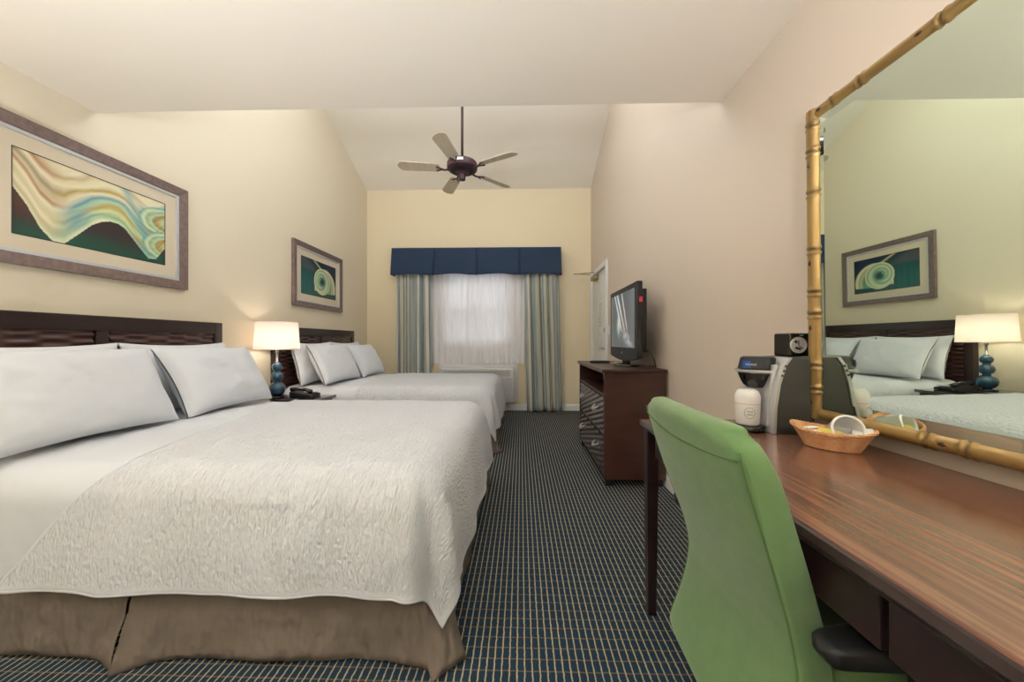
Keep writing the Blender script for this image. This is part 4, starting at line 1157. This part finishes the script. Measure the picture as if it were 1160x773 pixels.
# oval wicker basket, long axis along the wall
BXc, BYc = .925, 1.075; ang = math.radians(-47)
r = empty('wicker_basket', (BXc, BYc, KZ), 'small boat-shaped wicker basket of cups and packets on the desk below the mirror', 'basket')
def bpt(a, t, off=0.0):
    A_, B_ = (.062 + .034 * t + off), (.038 + .024 * t + off)
    x = A_ * math.cos(a); y = B_ * math.sin(a); rise = .012 * abs(math.cos(a)) ** 3 * t
    return (BXc + x * math.cos(ang) - y * math.sin(ang), BYc + x * math.sin(ang) + y * math.cos(ang), KZ + .001 + .052 * t + rise)
m = MB()
def fw(u, v):
    a = 2 * PI * u; t = v
    w_ = .0016 * math.sin(u * 2 * PI * 30) * (1 if int(v * 14) % 2 else -1)
    return bpt(a, t, w_)
m.grid(fw, 240, 14)
bs = [bpt(2 * PI * k / 48, 0) for k in range(48)]; m.add(bs, [tuple(range(48))])
m.build('body', M['wicker'], r, smooth=True, solid=.002)
m = MB()
for ph in (0, PI):
    m.tube([Vector(bpt(2 * PI * k / 120, 1)) + Vector((0, 0, .0028 * math.sin(k * 1.2 + ph))) for k in range(121)], .0032, 6)
m.build('braided_rim', M['wicker'], r, smooth=True)
def bloc(x, y, z): return (BXc + x * math.cos(ang) - y * math.sin(ang), BYc + x * math.sin(ang) + y * math.cos(ang), KZ + z)
# things in the basket
def packet(x, y, z, w_, d_, rot, tx_, ty_, mm, label, group=None, nm='sugar_packet', cat='packet'):
    g = MB()
    def f(u, v):
        a, b = 2 * u - 1, 2 * v - 1; e = (1 - a ** 4) * (1 - b ** 4)
        return (a * w_ / 2, b * d_ / 2, .0035 * e)
    def f2(u, v):
        p_ = f(u, v); return (p_[0], p_[1], -p_[2] - .0004)
    g.grid(f, 10, 10); g.grid(f2, 10, 10)
    o = g.build(nm, mm, smooth=True, label=label, cat=cat, group=group); o.location = bloc(x, y, z); o.rotation_euler = (math.radians(tx_), math.radians(ty_), ang + math.radians(rot)); return o
packet(-.040, .010, .034, .05, .035, 10, 4, 6, M['packet'], 'pale packet at the bottom of the wicker basket, coffee maker end')
packet(-.034, -.012, .046, .06, .032, 22, 6, -4, M['packet'], 'pale sachet lying on top in the wicker basket, coffee maker end')
packet(-.002, -.026, .056, .05, .028, -4, 14, 4, M['yellow'], 'yellow sweetener packet at the front rim of the wicker basket')
packet(-.052, .008, .052, .04, .03, 40, -8, -8, M['packet'], 'pale sweetener packet at the tip of the wicker basket')
packet(.066, .002, .062, .045, .05, 8, 6, -14, M['paper'], 'folded white napkin standing at the mirror end of the basket', nm='napkin', cat='napkin')
packet(.018, .017, .056, .045, .04, 12, -30, 0, M['paper'], 'white paper sachet standing at the back of the wicker basket')
r = empty('plastic_cup', bloc(.026, -.002, .062), 'white clear-wrapped plastic cup lying on its side in the wicker basket', 'cup')
m = MB(); ax_ = Vector((math.cos(ang - 1.15), math.sin(ang - 1.15), .28)).normalized()
prof = [(.026, -.034), (.028, -.030), (.034, .026), (.0365, .030), (.0365, .034), (.033, .035), (.0325, .028), (.025, -.026), (.004, -.028)]
m.lathe((0, 0, 0), prof, 32); q_ = ax_.to_track_quat('Z', 'Y'); o0 = origin(r)
m.v = [tuple(q_ @ Vector(v) + o0) for v in m.v]; m.build('cup_body', M['ceramic'], r, smooth=True)
m = MB(); m.tube([(.0368 * math.cos(2 * PI * k / 40), .0368 * math.sin(2 * PI * k / 40), .032) for k in range(41)], .0022, 6); m.v = [tuple(q_ @ Vector(v) + o0) for v in m.v]; m.build('rolled_rim', M['ceramic'], r, smooth=True)

# ------------------------------------------------------------------ lamps added out of view to even out the light
r = empty('fill_ceiling_light', (-.65, -.35, ZC), 'added unseen fill light shaped as a round flush dome on the low ceiling', 'ceiling light')  # dome added above the camera as soft fill
MB().lathe((-.65, -.35, ZC - .03), [(.2, 0), (.205, .01), (.19, .0295)], 40).build('base', M['chrome'], r, smooth=True)
m = MB(); m.lathe((-.65, -.35, ZC - .03), [(.004, -.085), (.06, -.08), (.12, -.062), (.165, -.035), (.188, -.001)], 40); m.build('dome', M['dome'], r, smooth=True)

def fill_floor_lamp(x, y, label, strength):  # uplight added out of view to brighten the low ceiling
    r = empty('fill_floor_lamp', (x, y, 0), label, 'lamp')
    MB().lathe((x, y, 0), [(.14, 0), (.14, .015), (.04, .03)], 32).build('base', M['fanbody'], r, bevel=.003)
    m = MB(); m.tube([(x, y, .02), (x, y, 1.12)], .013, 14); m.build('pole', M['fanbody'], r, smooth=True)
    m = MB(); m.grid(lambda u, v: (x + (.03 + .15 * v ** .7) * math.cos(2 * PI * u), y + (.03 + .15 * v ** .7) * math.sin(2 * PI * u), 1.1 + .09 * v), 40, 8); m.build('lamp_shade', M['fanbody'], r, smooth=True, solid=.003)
    m = MB(); m.lathe((x, y, 1.165), [(.06, 0), (.075, .01), (.07, .02)], 28); m.build('bulb', emitter('fill_uplight', (.87, .94, 1, 1), strength), r, smooth=True)
fill_floor_lamp(-1.5, -.45, 'added unseen fill uplight shaped as a bronze floor lamp standing in the open floor in front of the near bed', 780)
fill_floor_lamp(.0, -.75, 'added unseen fill uplight shaped as a bronze floor lamp standing in the open floor beyond the end of the desk', 700)

for gx, gy, gz, gl in ((-1.5, 2.55, 3.45, 'beside the left wall near the low ceiling edge'), (.2, 2.55, 3.45, 'beside the right wall near the low ceiling edge'), (-1.5, 3.2, 3.8, 'beside the left wall higher in the vault'), (.2, 3.2, 3.8, 'beside the right wall higher in the vault')):  # globes added behind the low ceiling edge to brighten the far half
    r = empty('fill_pendant', (gx, gy, gz), 'added unseen white fill globe in the vault ' + gl, 'fill light', 'added fill globes in the vault')
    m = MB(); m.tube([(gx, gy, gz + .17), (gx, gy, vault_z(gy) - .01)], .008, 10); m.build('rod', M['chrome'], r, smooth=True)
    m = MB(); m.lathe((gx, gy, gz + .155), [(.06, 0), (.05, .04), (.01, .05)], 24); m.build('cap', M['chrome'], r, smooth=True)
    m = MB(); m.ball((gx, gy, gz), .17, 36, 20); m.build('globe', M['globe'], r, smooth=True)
r = empty('fill_cove_light', (-.665, YBEAM + .04, ZC + .3), 'added unseen fill light shaped as a long cove tube on the vault side of the low ceiling edge', 'ceiling light')  # tube added unseen above the ceiling edge to light the vault
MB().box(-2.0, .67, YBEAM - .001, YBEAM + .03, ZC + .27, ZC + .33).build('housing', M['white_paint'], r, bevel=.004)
m = MB(); m.tube([(-1.95, YBEAM + .05, ZC + .315), (.62, YBEAM + .05, ZC + .315)], .016, 12); m.build('tube', emitter('fill_tube', (.85, .93, 1, 1), 9), r, smooth=True)

# ------------------------------------------------------------------ outside the window
MB().box(-8, 8, YF + .2, YF + 14, -.3, -.2).build('ground', M['ground'], kind='structure')
r = empty('neighbouring_building', (-1, 10.5, -.2), 'white clapboard building seen through the sheer curtains', 'building')
MB().box(-7, 6, 10.5, 12, -.2, 3.3).build('wall', M['siding'], r)
MB().prism([(10.1, 3.3), (12.3, 3.3), (12.3, 3.9)], 13.6, 'x', -7.3).build('roof', M['grey_glass'], r)
for x in (-4.6, -2.2, 0.2, 2.6):
    m = MB(); m.box(x, x + .08, 10.42, 10.5, .7, 2.3).box(x + .92, x + 1, 10.42, 10.5, .7, 2.3).box(x + .08, x + .92, 10.42, 10.5, .7, .78).box(x + .08, x + .92, 10.42, 10.5, 2.22, 2.3).box(x + .08, x + .92, 10.44, 10.5, 1.47, 1.53)
    wf = m.build('window', M['white_paint'], r); MB().box(x + .08, x + .92, 10.46, 10.47, .78, 2.22).build('pane', M['grey_glass'], wf)

# ------------------------------------------------------------------ light
W = bpy.data.worlds.new('daylight'); scn.world = W; W.use_nodes = True
nt = W.node_tree; bg = nt.nodes['Background']; bg.inputs[0].default_value = (.93, .97, 1.0, 1); bg.inputs[1].default_value = 1.7

def portal(loc, rot, sx, sy):
    l = bpy.data.lights.new('daylight_portal', 'AREA'); l.shape = 'RECTANGLE'; l.size = sx; l.size_y = sy; l.cycles.is_portal = True
    o = bpy.data.objects.new('daylight_portal', l); COL.objects.link(o); o.location = loc; o.rotation_euler = rot
portal(((WX0 + WX1) / 2, YF + .2, (WZ0 + WZ1) / 2), (PI / 2, 0, PI), WX1 - WX0, WZ1 - WZ0)
for o in bpy.data.objects:
    if o.name.startswith('daylight_portal'):
        o.rotation_euler = (-PI / 2, 0, 0) if o.location.y > 3 else (PI / 2, 0, 0)

def point(name, loc, e, col, rad):
    l = bpy.data.lights.new(name, 'POINT'); l.energy = e; l.color = col; l.shadow_soft_size = rad
    o = bpy.data.objects.new(name, l); COL.objects.link(o); o.location = loc
# ------------------------------------------------------------------ camera
cam = bpy.data.cameras.new('camera'); cam.sensor_width = 36; cam.lens = 36 * 400 / 1160; cam.clip_start = .02
co = bpy.data.objects.new('camera', cam); COL.objects.link(co)
co.location = (0, 0, 1.08); co.rotation_euler = (PI / 2, 0, math.atan(10 / 400))
scn.camera = co
vs_ = scn.view_settings
vs_.view_transform = 'Standard'; vs_.look = 'None'; vs_.gamma = 1; vs_.use_curve_mapping = False; vs_.exposure = 0.74
